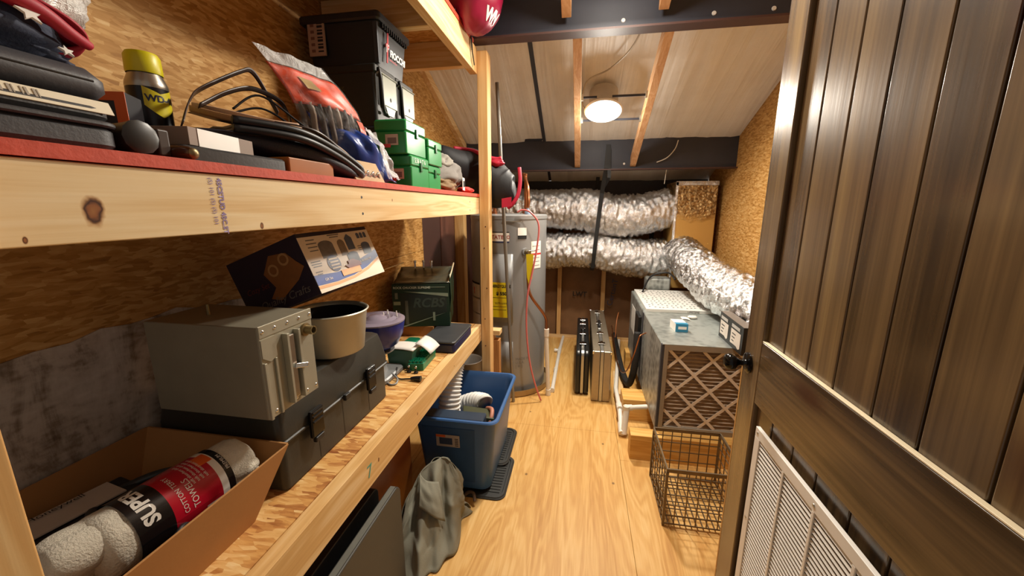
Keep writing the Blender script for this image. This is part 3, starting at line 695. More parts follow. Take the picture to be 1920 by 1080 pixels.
for i in range(7):
    u = .10 + .12*i
    MB().tube([bagsurf(u, .08+.45*t/8, -.010+.008*math.sin(t)) for t in range(9)], .009, 8).build('strap', plain('grey_brown_webbing', ['#5e5048', '#8a7a6a', '#3a322e'][i % 3], .6), og, smooth=180)
MB().grid(lambda u, v: bagsurf(.80+.2*u, .02+.16*v, .016), 6, 6).build('blue_print', plain('sky_blue_print', '#3f88ac', .4), og, smooth=180)
MB().grid(lambda u, v: bagsurf(.88+.12*u, .26+.2*v, .016), 6, 6).build('orange_print', plain('orange_red_print', '#d84a26', .4), og, smooth=180)
# blue bag
bb = thing('blue_plastic_bag', 'royal blue plastic bag with clear crumpled end beside the green boxes', 'bag', (-.8, 1.25, ZM))
m = MB()
def bsurf(u, v):
    a = Vector((-.82, 1.10, ZM+.20)).lerp(Vector((-.73, 1.30, ZM+.155)), u); b = Vector((-.72, 1.17, ZM+.005)).lerp(Vector((-.668, 1.345, ZM+.005)), u)
    p = a.lerp(b, v); return p + Vector((.6, -.3, .5))*(.05*math.sin(math.pi*u)*math.sin(math.pi*v) + .03*noise.noise((u*4, v*3, 8)) + .012*(1-abs(noise.noise((u*7, v*5, 3)))))
rest(m.grid(bsurf, 24, 18))
for p in m.v: p.z = max(p.z, ZM+.003)
m.build('blue_film', plain('royal_blue_film', '#23418e', .3, 0, .2, 14), bb, smooth=180, solid=.003)
rest(MB().grid(lambda u, v: bsurf(.72+.30*u, v*1.0) + Vector((.012, .004, .012)) + Vector((.4, .2, .3))*.03*noise.noise((u*6, v*6, 3)), 18, 18)).build('clear_film', M_clear, bb, smooth=180)
fold((-.80, 1.22, ZM+.06), .05, .09, .06, 2.2).build('contents', plain('dark_brown_contents', '#3a2620', .6), bb, smooth=180)
# blister pack
bp = thing('blister_pack', 'clear blister pack on tan card at the deck edge', 'package', (-.66, 1.13, ZM))
MB().obox((-.635, 1.045, ZM+.0), (.0, .165, 0), (-.03, 0, .062), (-.004, 0, -.002)).build('backing_card', plain('tan_card', '#a8834a', .6), bp)
slab(MB(), -.668, -.625, 1.06, 1.19, ZM+.003, ZM+.036, .008, .006).build('blister', M_clear2, bp, smooth=40)
for i in range(4): MB().tube([(-.645, 1.075+.03*i, ZM+.018), (-.640, 1.085+.03*i, ZM+.030), (-.645, 1.1+.03*i, ZM+.015)], .004, 8).build('metal_bit', M_chrome, bp, smooth=180)

# black boxes
M_ammo = plain('black_olive_metal', '#23221f', .5, .1, .15, 12, .06, 120); M_ammol = plain('satin_olive_metal', '#85867a', .4, .3, .15, 10)
tag(slab(MB(), -1.10, -.775, 1.44, 1.84, ZM, ZM+.226, .012, .006).build('dark_storage_box', plain('navy_black_plastic', '#14151c', .5), smooth=40, org=(-.94, 1.64, ZM)), 'plain navy black box under the two ammo cans', 'box')
def ammo_can(y0, y1, label, texts):
    z0, z1 = ZM+.227, ZM+.452
    t = thing('ammo_can', label, 'ammo can', (-.93, (y0+y1)/2, z0), 'metal ammo cans side by side')
    slab(MB(), -1.07, -.785, y0, y1, z0, z1-.028, .012, .004).build('can_body', M_ammo, t, smooth=40)
    slab(MB(), -1.076, -.779, y0-.003, y1+.003, z1-.032, z1, .012, .006).build('lid', M_ammo, t, smooth=40)
    la = MB().box(-.779, -.770, y0+.035, y1-.015, z0+.085, z1-.030).build('latch_plate', M_ammol, t, bevel=.004)
    MB().lathe((-.770, (y0+y1)/2+.01, z0+.115), [(0, .001), (.006, .001), (.008, 0)], 12, 'X').build('latch_hole', M_ink, la)
    MB().prism([(-.772, y0+.05, z0+.085), (-.772, y1-.03, z0+.085), (-.772, y1-.05, z0+.055), (-.772, y0+.07, z0+.055)], (-.005, 0, 0)).build('latch_tongue', M_ammol, la)
    MB().tube(spline([(-.776, y0+.018, z1-.012), (-.768, y0+.016, z1-.05), (-.768, y0+.026, z0+.07), (-.772, y0+.05, z0+.06)], 6), .006, 8).build('latch_lever', M_black, t, smooth=180)
    MB().tube([(-.782, y0+.012, z1-.033), (-.772, y0+.012, z1-.028), (-.772, y1-.012, z1-.028), (-.782, y1-.012, z1-.033)], .004, 8).build('hinge_wire', M_ammol, t, smooth=60)
    return t
ac = ammo_can(1.464, 1.628, 'black ammo can with faint yellow stencil under the lidded tote', None)
M_sten = plain('faded_yellow_stencil', '#5a5230', .7)
text('stencil', '.50 BK', .022, (-.97, 1.4635, ZM+.36), (1, 0, 0), (0, 0, 1), M_sten, ac)
text('stencil', '4 BIT', .026, (-.93, 1.4635, ZM+.25), (1, 0, 0), (0, 0, 1), M_sten, ac)
ammo_can(1.636, 1.80, 'black ammo can behind the stencilled one, unmarked', None)
fi = thing('plastic_tote', 'black plastic ammunition tote with ribbed lid and red white lettering', 'tote', (-.93, 1.63, ZM+.453))
zf = ZM+.453
MB().loft([[(x, y, zf) for x, y in reversed(rrect(-1.07, -.795, 1.515, 1.735, .015))], [(x, y, zf+.155) for x, y in reversed(rrect(-1.085, -.78, 1.50, 1.75, .015))]]).build('tote_body', plain('black_tote_plastic', '#1e2126', .42, 0, .1), fi, smooth=40)
slab(MB(), -1.10, -.765, 1.485, 1.765, zf+.156, zf+.185, .02, .006).build('lid', plain('charcoal_lid', '#22262c', .38, 0, .1), fi, smooth=40)
for i in range(13): box('lid_rib', M_black, -.779, -.770, 1.525+.017*i, 1.531+.017*i, zf+.138, zf+.155, fi)
box('corner_post', plain('grey_black_plastic', '#3a4048', .4), -.80, -.781, 1.500, 1.514, zf+.01, zf+.153, fi, bevel=.003)
text('lettering', 'FIOCCHI', .034, (-.7815, 1.592, zf+.062), (0, 1, 0), (.09, 0, 1), M_whiteink, fi, bold=.0012, lift=.002)
text('lettering', 'AMMUNITION', .010, (-.784, 1.59, zf+.046), (0, 1, 0), (.09, 0, 1), M_redink, fi, lift=.002)
MB().obox((-.783, 1.563, zf+.03), (0, .008, 0), (.009, 0, .105), (.003, 0, 0)).obox((-.779, 1.556, zf+.085), (0, .024, 0), (.001, 0, .012), (.003, 0, 0)).build('emblem', M_redink, fi)
text('lettering', 'F', .04, (-.781, 1.558, zf+.068), (0, 1, 0), (.09, 0, 1), M_whiteink, fi, bold=.001, lift=.004)
decal('barcode_label', plain('tan_label', '#b59a86', .6), (-1.065, 1.499, zf+.045), (.07, 0, 0), (0, 0, .125), fi, .006)
for i in range(9): decal('barcode', M_ink, (-1.025, 1.495, zf+.058+.012*i), (.022, 0, 0), (0, 0, .005 + .003*(i % 2)), fi, .003)
for i in range(5): decal('print', plain('brown_print', '#7c5648', .6), (-1.053, 1.495, zf+.058+.022*i), (.015, 0, 0), (0, 0, .010), fi, .003)
# green cartridge boxes
M_green = plain('green_plastic', '#1f8a45', .35, 0, .1, 6, .04, 200); M_greend = plain('dark_green_plastic', '#0f5a2c', .35)
def green_box(x0, x1, y0, y1, z0, z1, label, stickers):
    t = thing('cartridge_box', label, 'cartridge box', ((x0+x1)/2, (y0+y1)/2, z0), 'green cartridge boxes on the middle deck')
    zs = z0 + (z1-z0)*.66
    slab(MB(), x0, x1, y0, y1, z0, zs-.001, .008, .003).build('box_base', M_green, t, smooth=40)
    slab(MB(), x0-.001, x1+.001, y0-.001, y1+.001, zs, z1, .009, .006).build('lid', M_green, t, smooth=40)
    yc = (y0+y1)/2 + .0
    box('latch', M_greend, x1+.0005, x1+.006, yc-.009, yc+.009, zs-.016, zs+.018, t, bevel=.002)
    if stickers:
        yy = y0-.001
        decal('price_label', plain('pale_label', '#c9b8a4', .6), (x0+.045, yy, z0+.030), (.05, 0, 0), (0, 0, .038), t, .002)
        decal('label_print', plain('grey_print', '#7c6e64', .6), (x0+.054, yy-.002, z0+.036), (.034, 0, 0), (0, 0, .020), t, .001)
        decal('red_sticker', plain('coral_sticker', '#d84a50', .5), (x0+.035, yy-.002, z0+.022), (.03, 0, 0), (0, 0, .012), t, .002)
    return t
green_box(-.765, -.64, 1.427, 1.600, ZM, ZM+.118, 'larger green cartridge box with handwriting on its lid, on the red deck', True)
gt = green_box(-.770, -.645, 1.405, 1.590, ZM+.119, ZM+.240, 'larger green cartridge box stacked on another larger one', True)
green_box(-.745, -.645, 1.606, 1.755, ZM, ZM+.100, 'smaller green cartridge box on the red deck', False)
green_box(-.745, -.64, 1.603, 1.765, ZM+.101, ZM+.205, 'smaller green cartridge box stacked on another smaller one', False)
text('handwriting', '5.56 A T 6', .024, (-.6385, 1.455, ZM+.092), (0, 1, 0), (0, 0, 1), M_whiteink, bpy.data.objects['cartridge_box'], lift=.0015)
# cloths at the end of the deck
gcl = thing('grey_garments', 'crumpled grey garments with a white tag at the end of the deck', 'clothing', (-.72, 2.0, ZM))
def cloth(c, rx, ry, rz, seed, a=.25):
    return rest(MB().ball(c, rx, ry, rz, 48, 28, lambda d: 1 + a*noise.noise(d*2+Vector((seed, 0, 0))) + .14*(1-abs(noise.noise(d*4.5+Vector((0, seed, 0)))))-.1))
cloth((-.72, 1.98, ZM+.085), .085, .19, .075, 2.1).build('grey_cloth', plain('grey_cotton', '#77726c', .85, 0, .25, 9, .2, 200), gcl, smooth=180)
cloth((-.73, 1.93, ZM+.145), .07, .11, .045, 4.1).build('light_grey_cloth', plain('light_grey_cotton', '#8f8a80', .85, 0, .2, 9), gcl, smooth=180)
cloth((-.68, 1.90, ZM+.032), .045, .12, .034, 6.1).build('camo_cloth', plain('tan_camo_cotton', '#7d6444', .85, 0, .5, 14), gcl, smooth=180)
decal('white_tag', M_whiteink, (-.628, 2.03, ZM+.012), (-.012, .075, 0), (.0, .0, .065), gcl, .002)
decal('tag_print', M_ink, (-.6285, 2.05, ZM+.03), (-.004, .025, 0), (0, 0, .03), gcl, .0045)
tag(cloth((-.66, 2.19, ZM+.018), .04, .085, .018, 9.1).build('red_rag', plain('bright_red_cotton', '#c22a20', .8), smooth=180, org=(-.66, 2.19, ZM)), 'small bright red rag at the deck end by the post', 'rag')
# black and red pack hanging over the shelf end behind the post
pk = thing('backpack', 'black and red backpack slumped over the shelf end behind the post', 'backpack', (-.62, 2.50, 1.5))
M_pk = plain('black_pack_nylon', '#14161c', .6, 0, .25, 20, .2, 200); M_pkr = plain('crimson_pack_nylon', '#b81c3e', .55, 0, .15)
pr = [((-.87, 2.20, 1.80), .06), ((-.80, 2.28, 1.745), .10), ((-.70, 2.47, 1.72), .14), ((-.60, 2.50, 1.67), .14), ((-.52, 2.50, 1.62), .13), ((-.45, 2.50, 1.60), .10), ((-.425, 2.50, 1.60), .06)]
m = MB(); sp_ = spline([p for p, r in pr], 7)
def pkr(t):
    k = t*(len(pr)-1); i = min(int(k), len(pr)-2); return pr[i][1]*(1-(k-i)) + pr[i+1][1]*(k-i)
m.tube(sp_, 0, 28, rf=lambda t: pkr(t)*(1+.06*noise.noise((t*9, 2, 1))))
for p in m.v:
    p.y = 2.50 + (p.y-2.50)*.72; p += Vector((0, 0, .02*noise.noise(p*9)))
    if p.y < 2.40 and p.x > -.62: p.y = 2.40 + (p.y-2.40)*.05
    if p.y < 2.31: p.z = max(p.z, 1.58)
m.build('pack_body', M_pk, pk, smooth=180)
MB().tube(spline([(-.395, 2.47, 1.735), (-.387, 2.455, 1.66), (-.395, 2.44, 1.58), (-.425, 2.43, 1.52), (-.46, 2.44, 1.49)], 8), .012, 10).build('red_strap', M_pkr, pk, smooth=180)
MB().grid(lambda u, v: (-.49+.06*u, 2.391-.003*v, 1.492+.055*v+.01*u), 4, 4).build('red_panel', M_pkr, pk, solid=.006)
MB().tube(spline([(-.78, 2.36, 1.845), (-.68, 2.42, 1.835), (-.60, 2.42, 1.80), (-.53, 2.43, 1.785), (-.50, 2.43, 1.79)], 8), .012, 8).build('red_piping', M_pkr, pk, smooth=180)
fold((-.535, 2.44, 1.765), .05, .03, .025, 5).build('red_pocket', M_pkr, pk, smooth=180)
# conduit pole
tag(MB().tube([(-.478, 2.74, .003), (-.510, 2.72, .75), (-.543, 2.70, 1.49), (-.578, 2.68, 2.29)], .0125, 12).build('conduit_pole', plain('grey_conduit', '#8d8a84', .35, .6, .1), smooth=60, org=(-.478, 2.74, 0)), 'long grey metal conduit leaning behind the shelf post', 'pole')

# ================================================================== lower deck (top at .765)
ZL = .7655
# open cardboard box
cb = thing('cardboard_box', 'open brown cardboard box at the near end of the lower deck', 'box', (-.92, .45, ZL))
B0 = (-1.08, -.745, .30, .665); B1 = (-1.105, -.690, .27, .735); zt = .932; tk = .005
def cwall(name, pa, pb, pc, pd, n):
    n = Vector(n)*tk; pts = [Vector(p) for p in (pa, pb, pc, pd)]
    MB().prism(pts, n).build(name, M_card, cb)
x0, x1, y0, y1 = B0; X0, X1, Y0, Y1 = B1
cwall('side_panel', (x1, y0, ZL), (x1, y1, ZL), (X1, Y1, zt), (X1, Y0, zt), (1, 0, 0))
cwall('side_panel', (x0, y0, ZL), (x0, y1, ZL), (X0, Y1, zt), (X0, Y0, zt), (-1, 0, 0))
cwall('end_panel', (x0, y1, ZL), (x1, y1, ZL), (X1, Y1, zt), (X0, Y1, zt), (0, 1, 0))
cwall('end_panel', (x0, y0, ZL), (x1, y0, ZL), (X1, Y0, zt), (X0, Y0, zt), (0, -1, 0))
box('bottom_panel', M_card, x0, x1, y0, y1, ZL, ZL+.005, cb)
# terry towel roll
M_terry = plain('white_terry_cloth', '#e2dac8', .95, 0, .12, 60, .9, 260)
tr = thing('towel_roll', 'rolled white terry towels in a red and black paper band', 'towels', (-.80, .55, .85))
TA = Vector((-.806, .415, .918)); TBv = Vector((-.772, .690, .915)); td = (TBv-TA).normalized(); TL = (TBv-TA).length
tu = td.cross(Vector((0, 0, 1))).normalized(); tw = tu.cross(td)
def rollp(t, a, r): return TA + td*(t*TL) + (tu*math.cos(a) + tw*math.sin(a))*r
def terry(t0, t1, n, rf):
    m = MB(); R = []
    for i in range(n+1):
        t = t0+(t1-t0)*i/n
        R.append([rollp(t, 2*math.pi*k/40, rf(t)*(1 + .05*noise.noise((t*14, math.cos(2*math.pi*k/40)*2, math.sin(2*math.pi*k/40)*2)) + .02*noise.noise((t*60, k*.9, 3)))) for k in range(40)])
    return m.loft(R)
terry(-.02, 1.02, 34, lambda t: .060*min(1, (max(.0, t+.035)/.06)**.5 if t < .03 else 1)*min(1, (max(0, 1.05-t)/.1)**.5 if t > .95 else 1)).build('towel_core', M_terry, tr, smooth=180)
for k, (a0, rr) in enumerate(((2.2, .040), (3.3, .044), (1.2, .036))):         # fold loops at the near end
    c = rollp(-.02, a0, .022)
    m = MB(); m.tube(spline([c - td*.05 + tw*.01, c - td*.01, c + td*.06], 8), 0, 20, rf=lambda t: rr*math.sin(math.pi*(.12+.76*t))**.5)
    m.build('towel_fold', M_terry, tr, smooth=180)
for k, a0 in enumerate((.15, -.25)):
    m = MB(); m.tube(spline([rollp(.74, a0, .046), rollp(.86, a0, .052), rollp(.97, a0, .05)], 8), 0, 16, rf=lambda t: .016*math.sin(math.pi*(.1+.75*t))**.5)
    m.build('towel_fold', M_terry, tr, smooth=180)
def band(t0, t1, mat, r=.0635, a0=0, a1=2*math.pi, name='paper_band'):
    m = MB(); m.grid(lambda u, v: rollp(t0+(t1-t0)*v, a0+(a1-a0)*u, r), 40, 2, False); return m.build(name, mat, tr, smooth=180)
M_band = plain('glossy_red_paper', '#b5142a', .22, 0, .06, 6, coat=.4); M_bandk = plain('glossy_black_paper', '#141214', .22, 0, .1, coat=.4); M_bandw = plain('glossy_white_paper', '#e6e0d6', .25, 0, .04)
band(.14, .34, M_bandk); band(.34, .66, M_band); band(.66, .71, M_bandw); band(.71, .76, M_bandk)
band(.60, .70, M_orange, .0637, 1.15, 1.65, 'orange_print'); band(.54, .68, M_bandw, .0637, -.55, -.15, 'white_panel')
def on_roll(t0, a0, r=.0642): return lambda x, y: rollp(t0 + y/TL, a0 - x/r, r)
text('lettering', 'SUPER', .033, 0, 0, 0, M_bandw, tr, fn=lambda x, y: on_roll(.17, 1.0)(-(x-.040), -(y-.028)), bold=.0012)
text('lettering', 'COTTON TERRY', .012, 0, 0, 0, M_bandw, tr, fn=lambda x, y: on_roll(.40, 1.0)(-(x-.06), -(y-.008)))
text('lettering', 'TOWELS', .016, 0, 0, 0, M_bandw, tr, fn=lambda x, y: on_roll(.47, 1.0)(-(x-.06), -(y-.008)))
for i in range(4): text('lettering', 'soft absorbent cloth', .008, 0, 0, 0, M_bandw, tr, fn=lambda x, y, i=i: on_roll(.60-.03*i, 1.35)(-(x-.04), -(y-.004)))
text('lettering', 'PREMIUM', .010, 0, 0, 0, M_bandw, tr, fn=lambda x, y: on_roll(.74, 1.2)(-(x-.04), -(y-.004)))
# other things in the box
mb_ = thing('manual_booklet', 'white booklet with red and black print under the towel roll', 'booklet', (-.93, .44, ZL+.08))
bo, bu, bv = Vector((-.985, .33, ZL+.115)), Vector((.03, .20, -.015)), Vector((.13, -.03, .0))
MB().obox(bo, bu, bv, (0, 0, .006)).build('cover', M_bandw, mb_)
text('lettering', 'RTX', .04, bo + bv*.42 + bu*.32 + Vector((0, 0, .006)), bu, -bv, plain('brick_red_print', '#a8382c', .5), mb_, bold=.001)
text('lettering', 'DUAL TONE', .018, bo + bv*.12 + bu*.35 + Vector((0, 0, .006)), bu, -bv, M_ink, mb_)
MB().obox(bo + bv*.55 + Vector((0, 0, .0062)), bu*.6, bv*.15, (0, 0, .0005)).build('navy_print', plain('navy_ink', '#1c2c48', .5), mb_)
wc = thing('white_lid_case', 'dark case with white lid panel in the cardboard box', 'case', (-1.02, .5, ZL+.02))
MB().obox((-1.075, .36, ZL+.045), (.035, .26, -.01), (.085, -.012, -.005), (0, 0, .085)).build('case_body', M_black, wc, bevel=.006)
MB().obox((-1.062, .38, ZL+.1312), (.028, .21, -.008), (.066, -.009, -.004), (0, 0, .003)).build('lid_panel', plain('taupe_white_plastic', '#cbbdae', .5), wc)
text('lettering', 'Honeywell', .02, Vector((-1.035, .46, ZL+.1325)), (.028, .21, -.008), (-.066, .009, .004), M_ink, wc)
hs = thing('black_hose_coil', 'coiled black hose in the cardboard box', 'hose', (-.90, .58, ZL+.02))
for i in range(3):
    MB().tube([(-.915+.085*math.cos(a), .575+.075*math.sin(a), ZL+.085+.017*i+.010*math.sin(a*1.5)) for a in [2*math.pi*k/40 for k in range(41)]], .010, 10).build('hose_loop', plain('blue_grey_rubber', '#2c3438', .4), hs, smooth=180)
tag(MB().tube(spline([(-.79, .34, ZL+.05), (-.735, .40, ZL+.11), (-.715, .47, ZL+.135), (-.735, .52, ZL+.13), (-.74, .56, ZL+.06)], 8), .005, 8).build('charging_cable', M_black, smooth=180, org=(-.74, .45, ZL)), 'thin black cable looping beside the towel roll', 'cable')
tag(slab(MB(), -1.06, -.78, .33, .63, ZL+.006, ZL+.044, .02, .006).build('navy_organizer', plain('navy_plastic', '#1d2a44', .4), smooth=40, org=(-.92, .48, ZL)), 'dark navy organizer case at the bottom of the cardboard box', 'case')

# black tool box
tbx = thing('tool_box', 'long black plastic tool box with latches on the lower deck', 'tool box', (-.92, 1.03, ZL))
M_tool = plain('worn_black_plastic', '#35332d', .42, 0, .2, 14, .08, 160); M_toold = plain('deep_black_plastic', '#1a1916', .45, 0, .2)
slab(MB(), -1.10, -.733, .762, 1.30, ZL, .903, .016, .006).build('tub', M_tool, tbx, smooth=40)
lid = MB(); L = [(0, .912), (0, .935), (.010, .99), (.020, 1.026), (.032, 1.032)]
lid.loft([[(x, y, z) for x, y in reversed(rrect(-1.10+i, -.725-i, .755+i*.6, 1.307-i*.6, .018))] for i, z in L])
lidO = lid.build('lid', M_tool, tbx, smooth=35)
slab(MB(), -1.104, -.721, .751, 1.311, .904, .914, .02, .003).build('lip', M_tool, tbx, smooth=40)
for y in (.875, 1.165):
    la = box('latch', M_blackg, -.721, -.709, y-.026, y+.026, .868, .948, tbx, bevel=.004)
    for z in (.915, .93, .942): box('latch_rib', M_black, -.709, -.706, y-.02, y+.02, z-.002, z+.002, la)
    box('latch_hook', M_black, -.719, -.706, y-.018, y+.018, .852, .868, la, bevel=.003)
box('hasp', M_black, -.721, -.708, 1.02-.014, 1.02+.014, .900, .920, tbx, bevel=.003)
for y in (.90, 1.02, 1.17): box('groove', M_toold, -.7335, -.7325, y-.002, y+.002, ZL+.01, .897, tbx)
box('lid_ridge', M_toold, -1.03, -.80, .80, 1.26, 1.0322, 1.0345, tbx, bevel=.002)

# grey riveted metal box
gb = thing('metal_electrical_box', 'grey riveted sheet metal box on the tool box', 'metal box', (-.80, .75, 1.036))
M_gm = plain('dull_grey_metal', '#8c8674', .45, .35, .12, 12, .05, 90); M_gml = plain('pale_zinc_plate', '#aaa592', .42, .45, .1, 12)
zg = 1.036
MB().box(-.955, -.664, .668, .828, zg, 1.250).build('box_body', M_gm, gb, bevel=.003)
box('front_plate', M_gml, -.664, -.6605, .667, .829, zg+.002, 1.252, gb, bevel=.001)
box('top_strip', M_gml, -.6605, -.6585, .667, .829, 1.226, 1.252, gb, bevel=.0006)
MB().prism([(-.6605, .668, 1.222), (-.6605, .708, 1.222), (-.6605, .708, 1.175), (-.6605, .688, 1.168), (-.6605, .668, 1.182)], (.003, 0, 0)).build('fold_tab', M_gml, gb)
MB().box(-.6605, -.654, .667, .674, zg+.002, 1.17).box(-.6605, -.656, .700, .706, zg+.002, 1.172).build('edge_fold', M_gml, gb, bevel=.001)
for y in (.732, .768): box('track_rail', M_gml, -.6605, -.646, y-.0035, y+.0035, zg+.012, 1.218, gb, bevel=.001)
box('slide_bar', M_chrome, -.660, -.652, .740, .757, zg+.02, 1.21, gb, bevel=.002)
MB().bar((-.652, .748, 1.134), (-.640, .775, 1.128), .012, .012).build('slide_lever', M_chrome, gb, bevel=.002)
MB().lathe((-.6605, .802, 1.205), [(.016, .0), (.016, .006), (.011, .007), (.011, .026), (.008, .026), (.008, .014), (0, .014)], 18, 'X').build('knob', M_brass, gb, smooth=40)
for y in (.676, .71, .748, .785, .822): MB().lathe((-.6585, y, 1.239), [(.0045, 0), (.003, .002), (0, .0025)], 10, 'X').build('rivet', M_chrome, gb, smooth=60)
for y in (.69, .752, .79, .822): MB().lathe((-.6605, y, zg+.014), [(.0045, 0), (.003, .002), (0, .0025)], 10, 'X').build('rivet', M_chrome, gb, smooth=60)
MB().cyl((-.86, .74, 1.25), (-.86, .74, 1.275), .004, .003, 10).build('stud', M_brass, gb)

# aluminium pot
pot = thing('aluminium_pot', 'dented aluminium pot with black inside on the tool box', 'pot', (-.79, 1.08, 1.036))
M_pot = plain('dull_aluminium', '#b8b2a0', .42, .35, .12, 14, .1, 20)
pm = MB(); pz = 1.0365
pm.lathe((-.79, 1.085, pz), [(.0005, 0), (.085, 0), (.094, .006), (.110, .128), (.114, .134), (.117, .137), (.114, .140), (.109, .137), (.106, .13), (.091, .01), (.0005, .006)], 48)
pm.build('pot_shell', M_pot, pot, smooth=50)
MB().lathe((-.79, 1.085, pz), [(.0005, .008), (.0895, .012), (.1035, .128), (.1025, .128), (.088, .013), (.0005, .009)], 48).build('black_lining', plain('matte_black', '#17130f', .8), pot, smooth=50)  # inner surface of the pot coloured near black

# tilted appliance carton
qb = thing('gift_carton', 'tilted dark blue carton with white picture side resting on the pot', 'box', (-.80, 1.09, 1.18))
qo = Vector((-.688, .915, 1.268)); qu = Vector((.0, .345, .004)); qv = Vector((-.37, 0, .93)).normalized()*.172; qw = Vector((-.93, 0, -.37)).normalized()*.245
M_qdk = plain('dark_indigo_card', '#221a30', .45, 0, .15, 8); M_qwh = plain('warm_white_card', '#e8d8c0', .4, 0, .06, 8)
MB().obox(qo, qu, qv, qw).build('carton_body', M_qdk, qb, bevel=.0015)
qn = qu.cross(qv).normalized()
if qn.dot(qw) > 0: qn = -qn
def onq(s, t, l=.0): return qo + qu*s + qv*t + qn*(.0008+l)
def qrect(name, mat, s0, s1, t0, t1, l=0.0): return MB().prism([onq(s0, t0, l), onq(s1, t0, l), onq(s1, t1, l), onq(s0, t1, l)], qn*.0006).build(name, mat, qb)
qrect('picture_panel', M_qwh, .0, 1, .0, .93)
M_qor = plain('peach_print', '#e0a46a', .45); M_qbl = plain('blue_print', '#2c4a94', .4)
MB().prism([onq(s, t, .0008) for s, t in [(0, .12), (.25, .10), (.5, .12), (.75, .20), (1, .34), (1, .30), (.75, .15), (.5, .075), (.25, .055), (0, .07)]], qn*.0004).build('peach_swoosh', M_qor, qb)
MB().prism([onq(s, t, .0008) for s, t in [(0, .13), (.25, .11), (.5, .13), (.75, .21), (1, .35), (1, .50), (.62, .36), (.6, .28), (.28, .26), (0, .30)]], qn*.0004).build('blue_swoosh', M_qbl, qb)
M_p1 = plain('slate_print', '#6f6a68', .45, 0, .3, 60); M_p2 = plain('blue_grey_print', '#4c5a74', .45, 0, .3, 60); M_p3 = plain('taupe_print', '#85735e', .45, 0, .3, 60)
def blob(mat, s, t, w, h, dome=True):
    pts = [(s-w/2, t-h/2), (s+w/2, t-h/2), (s+w/2, t+h*.25)] + ([(s+w/2*math.cos(a), t+h*.25+h*.25*math.sin(a)) for a in [math.pi*k/8 for k in range(1, 8)]] if dome else [(s, t+h/2)]) + [(s-w/2, t+h*.25)]
    MB().prism([onq(a, b, .0008) for a, b in pts], qn*.0005).build('product_picture', mat, qb)
blob(M_p1, .29, .68, .19, .30); blob(M_p3, .50, .66, .10, .30); blob(M_p2, .63, .74, .11, .30, False)
for s in (.80, .86, .92): blob(M_p2, s, .83, .045, .11)
blob(M_p2, .60, .45, .17, .20); blob(M_p2, .86, .57, .14, .24)
MB().prism([onq(.30+.085*math.cos(a), .42+.15*math.sin(a), .0009) for a in [2*math.pi*k/24 for k in range(24)]], qn*.0005).build('oval_badge', plain('deep_blue_print', '#232c62', .4), qb)
for i in range(4): qrect('badge_line', M_qwh, .245, .36, .32+.055*i, .345+.055*i, .0016)
MB().prism([onq(s, t, .002) for s, t in [(.46, .27), (.66, .27), (.66, .34), (.56, .42), (.48, .40), (.48, .34), (.42, .33)]], qn*.0012).build('red_bow', plain('dark_red_print', '#7a1a1e', .4), qb)
qrect('peach_tab', M_qor, .34, .63, .16, .27, .002)
for (s, t, w) in ((.13, .86, .10), (.13, .80, .12), (.13, .74, .11), (.13, .68, .10), (.44, .90, .16), (.44, .86, .12), (.09, .50, .11), (.09, .46, .12), (.09, .42, .1), (.76, .62, .06), (.76, .58, .06), (.76, .54, .05), (.08, .33, .08), (.08, .29, .06)):
    qrect('small_print', M_p1, s-w/2, s+w/2, t, t+.016, .0006)
text('lettering', 'Heritage Accessories', .012, onq(.56, .30, .0016), qu + qv*.12, qv, M_qwh, qb)
text('lettering', 'Gift Set', .011, onq(.10, .17, .0016), qu, qv, M_qwh, qb)
# dark end print: tray with two cups
en = Vector((0, -1, 0))
def one(s, t, l=0): return qo + qv*t + qw*s + en*(.0008+l)
M_e1 = plain('amber_print', '#8c5a2c', .5, 0, .2, 40); M_e2 = plain('pale_amber_print', '#b58a58', .5)
MB().prism([one(s, t) for s, t in [(.12, .62), (.20, .80), (.42, .86), (.58, .62), (.50, .36), (.62, .22), (.50, .14), (.18, .34), (.05, .5)]], en*.0005).build('tray_picture', M_e1, qb)
for s, t in ((.26, .72), (.44, .62)):
    m = MB(); m.loft([[one(s+.07*k*math.cos(a), t+.1*k*math.sin(a), .0008) for a in [2*math.pi*i/20 for i in range(20)]] for k in (.65, 1.0)], caps=False); m.build('ring_picture', M_e2, qb)
text('lettering', 'Quality Crafts', .03, one(.80, .10, .001), -qw, qv, M_p1, qb, shear=.3)
text('lettering', 'Cozy Set', .022, one(.9, .40, .001), -qw, qv, plain('dim_red_print', '#6a2c2c', .5), qb, shear=.3)
# thin stick poking out
tag(MB().cyl((-.78, 1.262, 1.248), (-.68, 1.40, 1.285), .0022, .0022, 8).build('metal_rod', M_chrome, org=(-.78, 1.262, 1.248)), 'thin metal rod sticking out beside the tilted carton', 'rod')

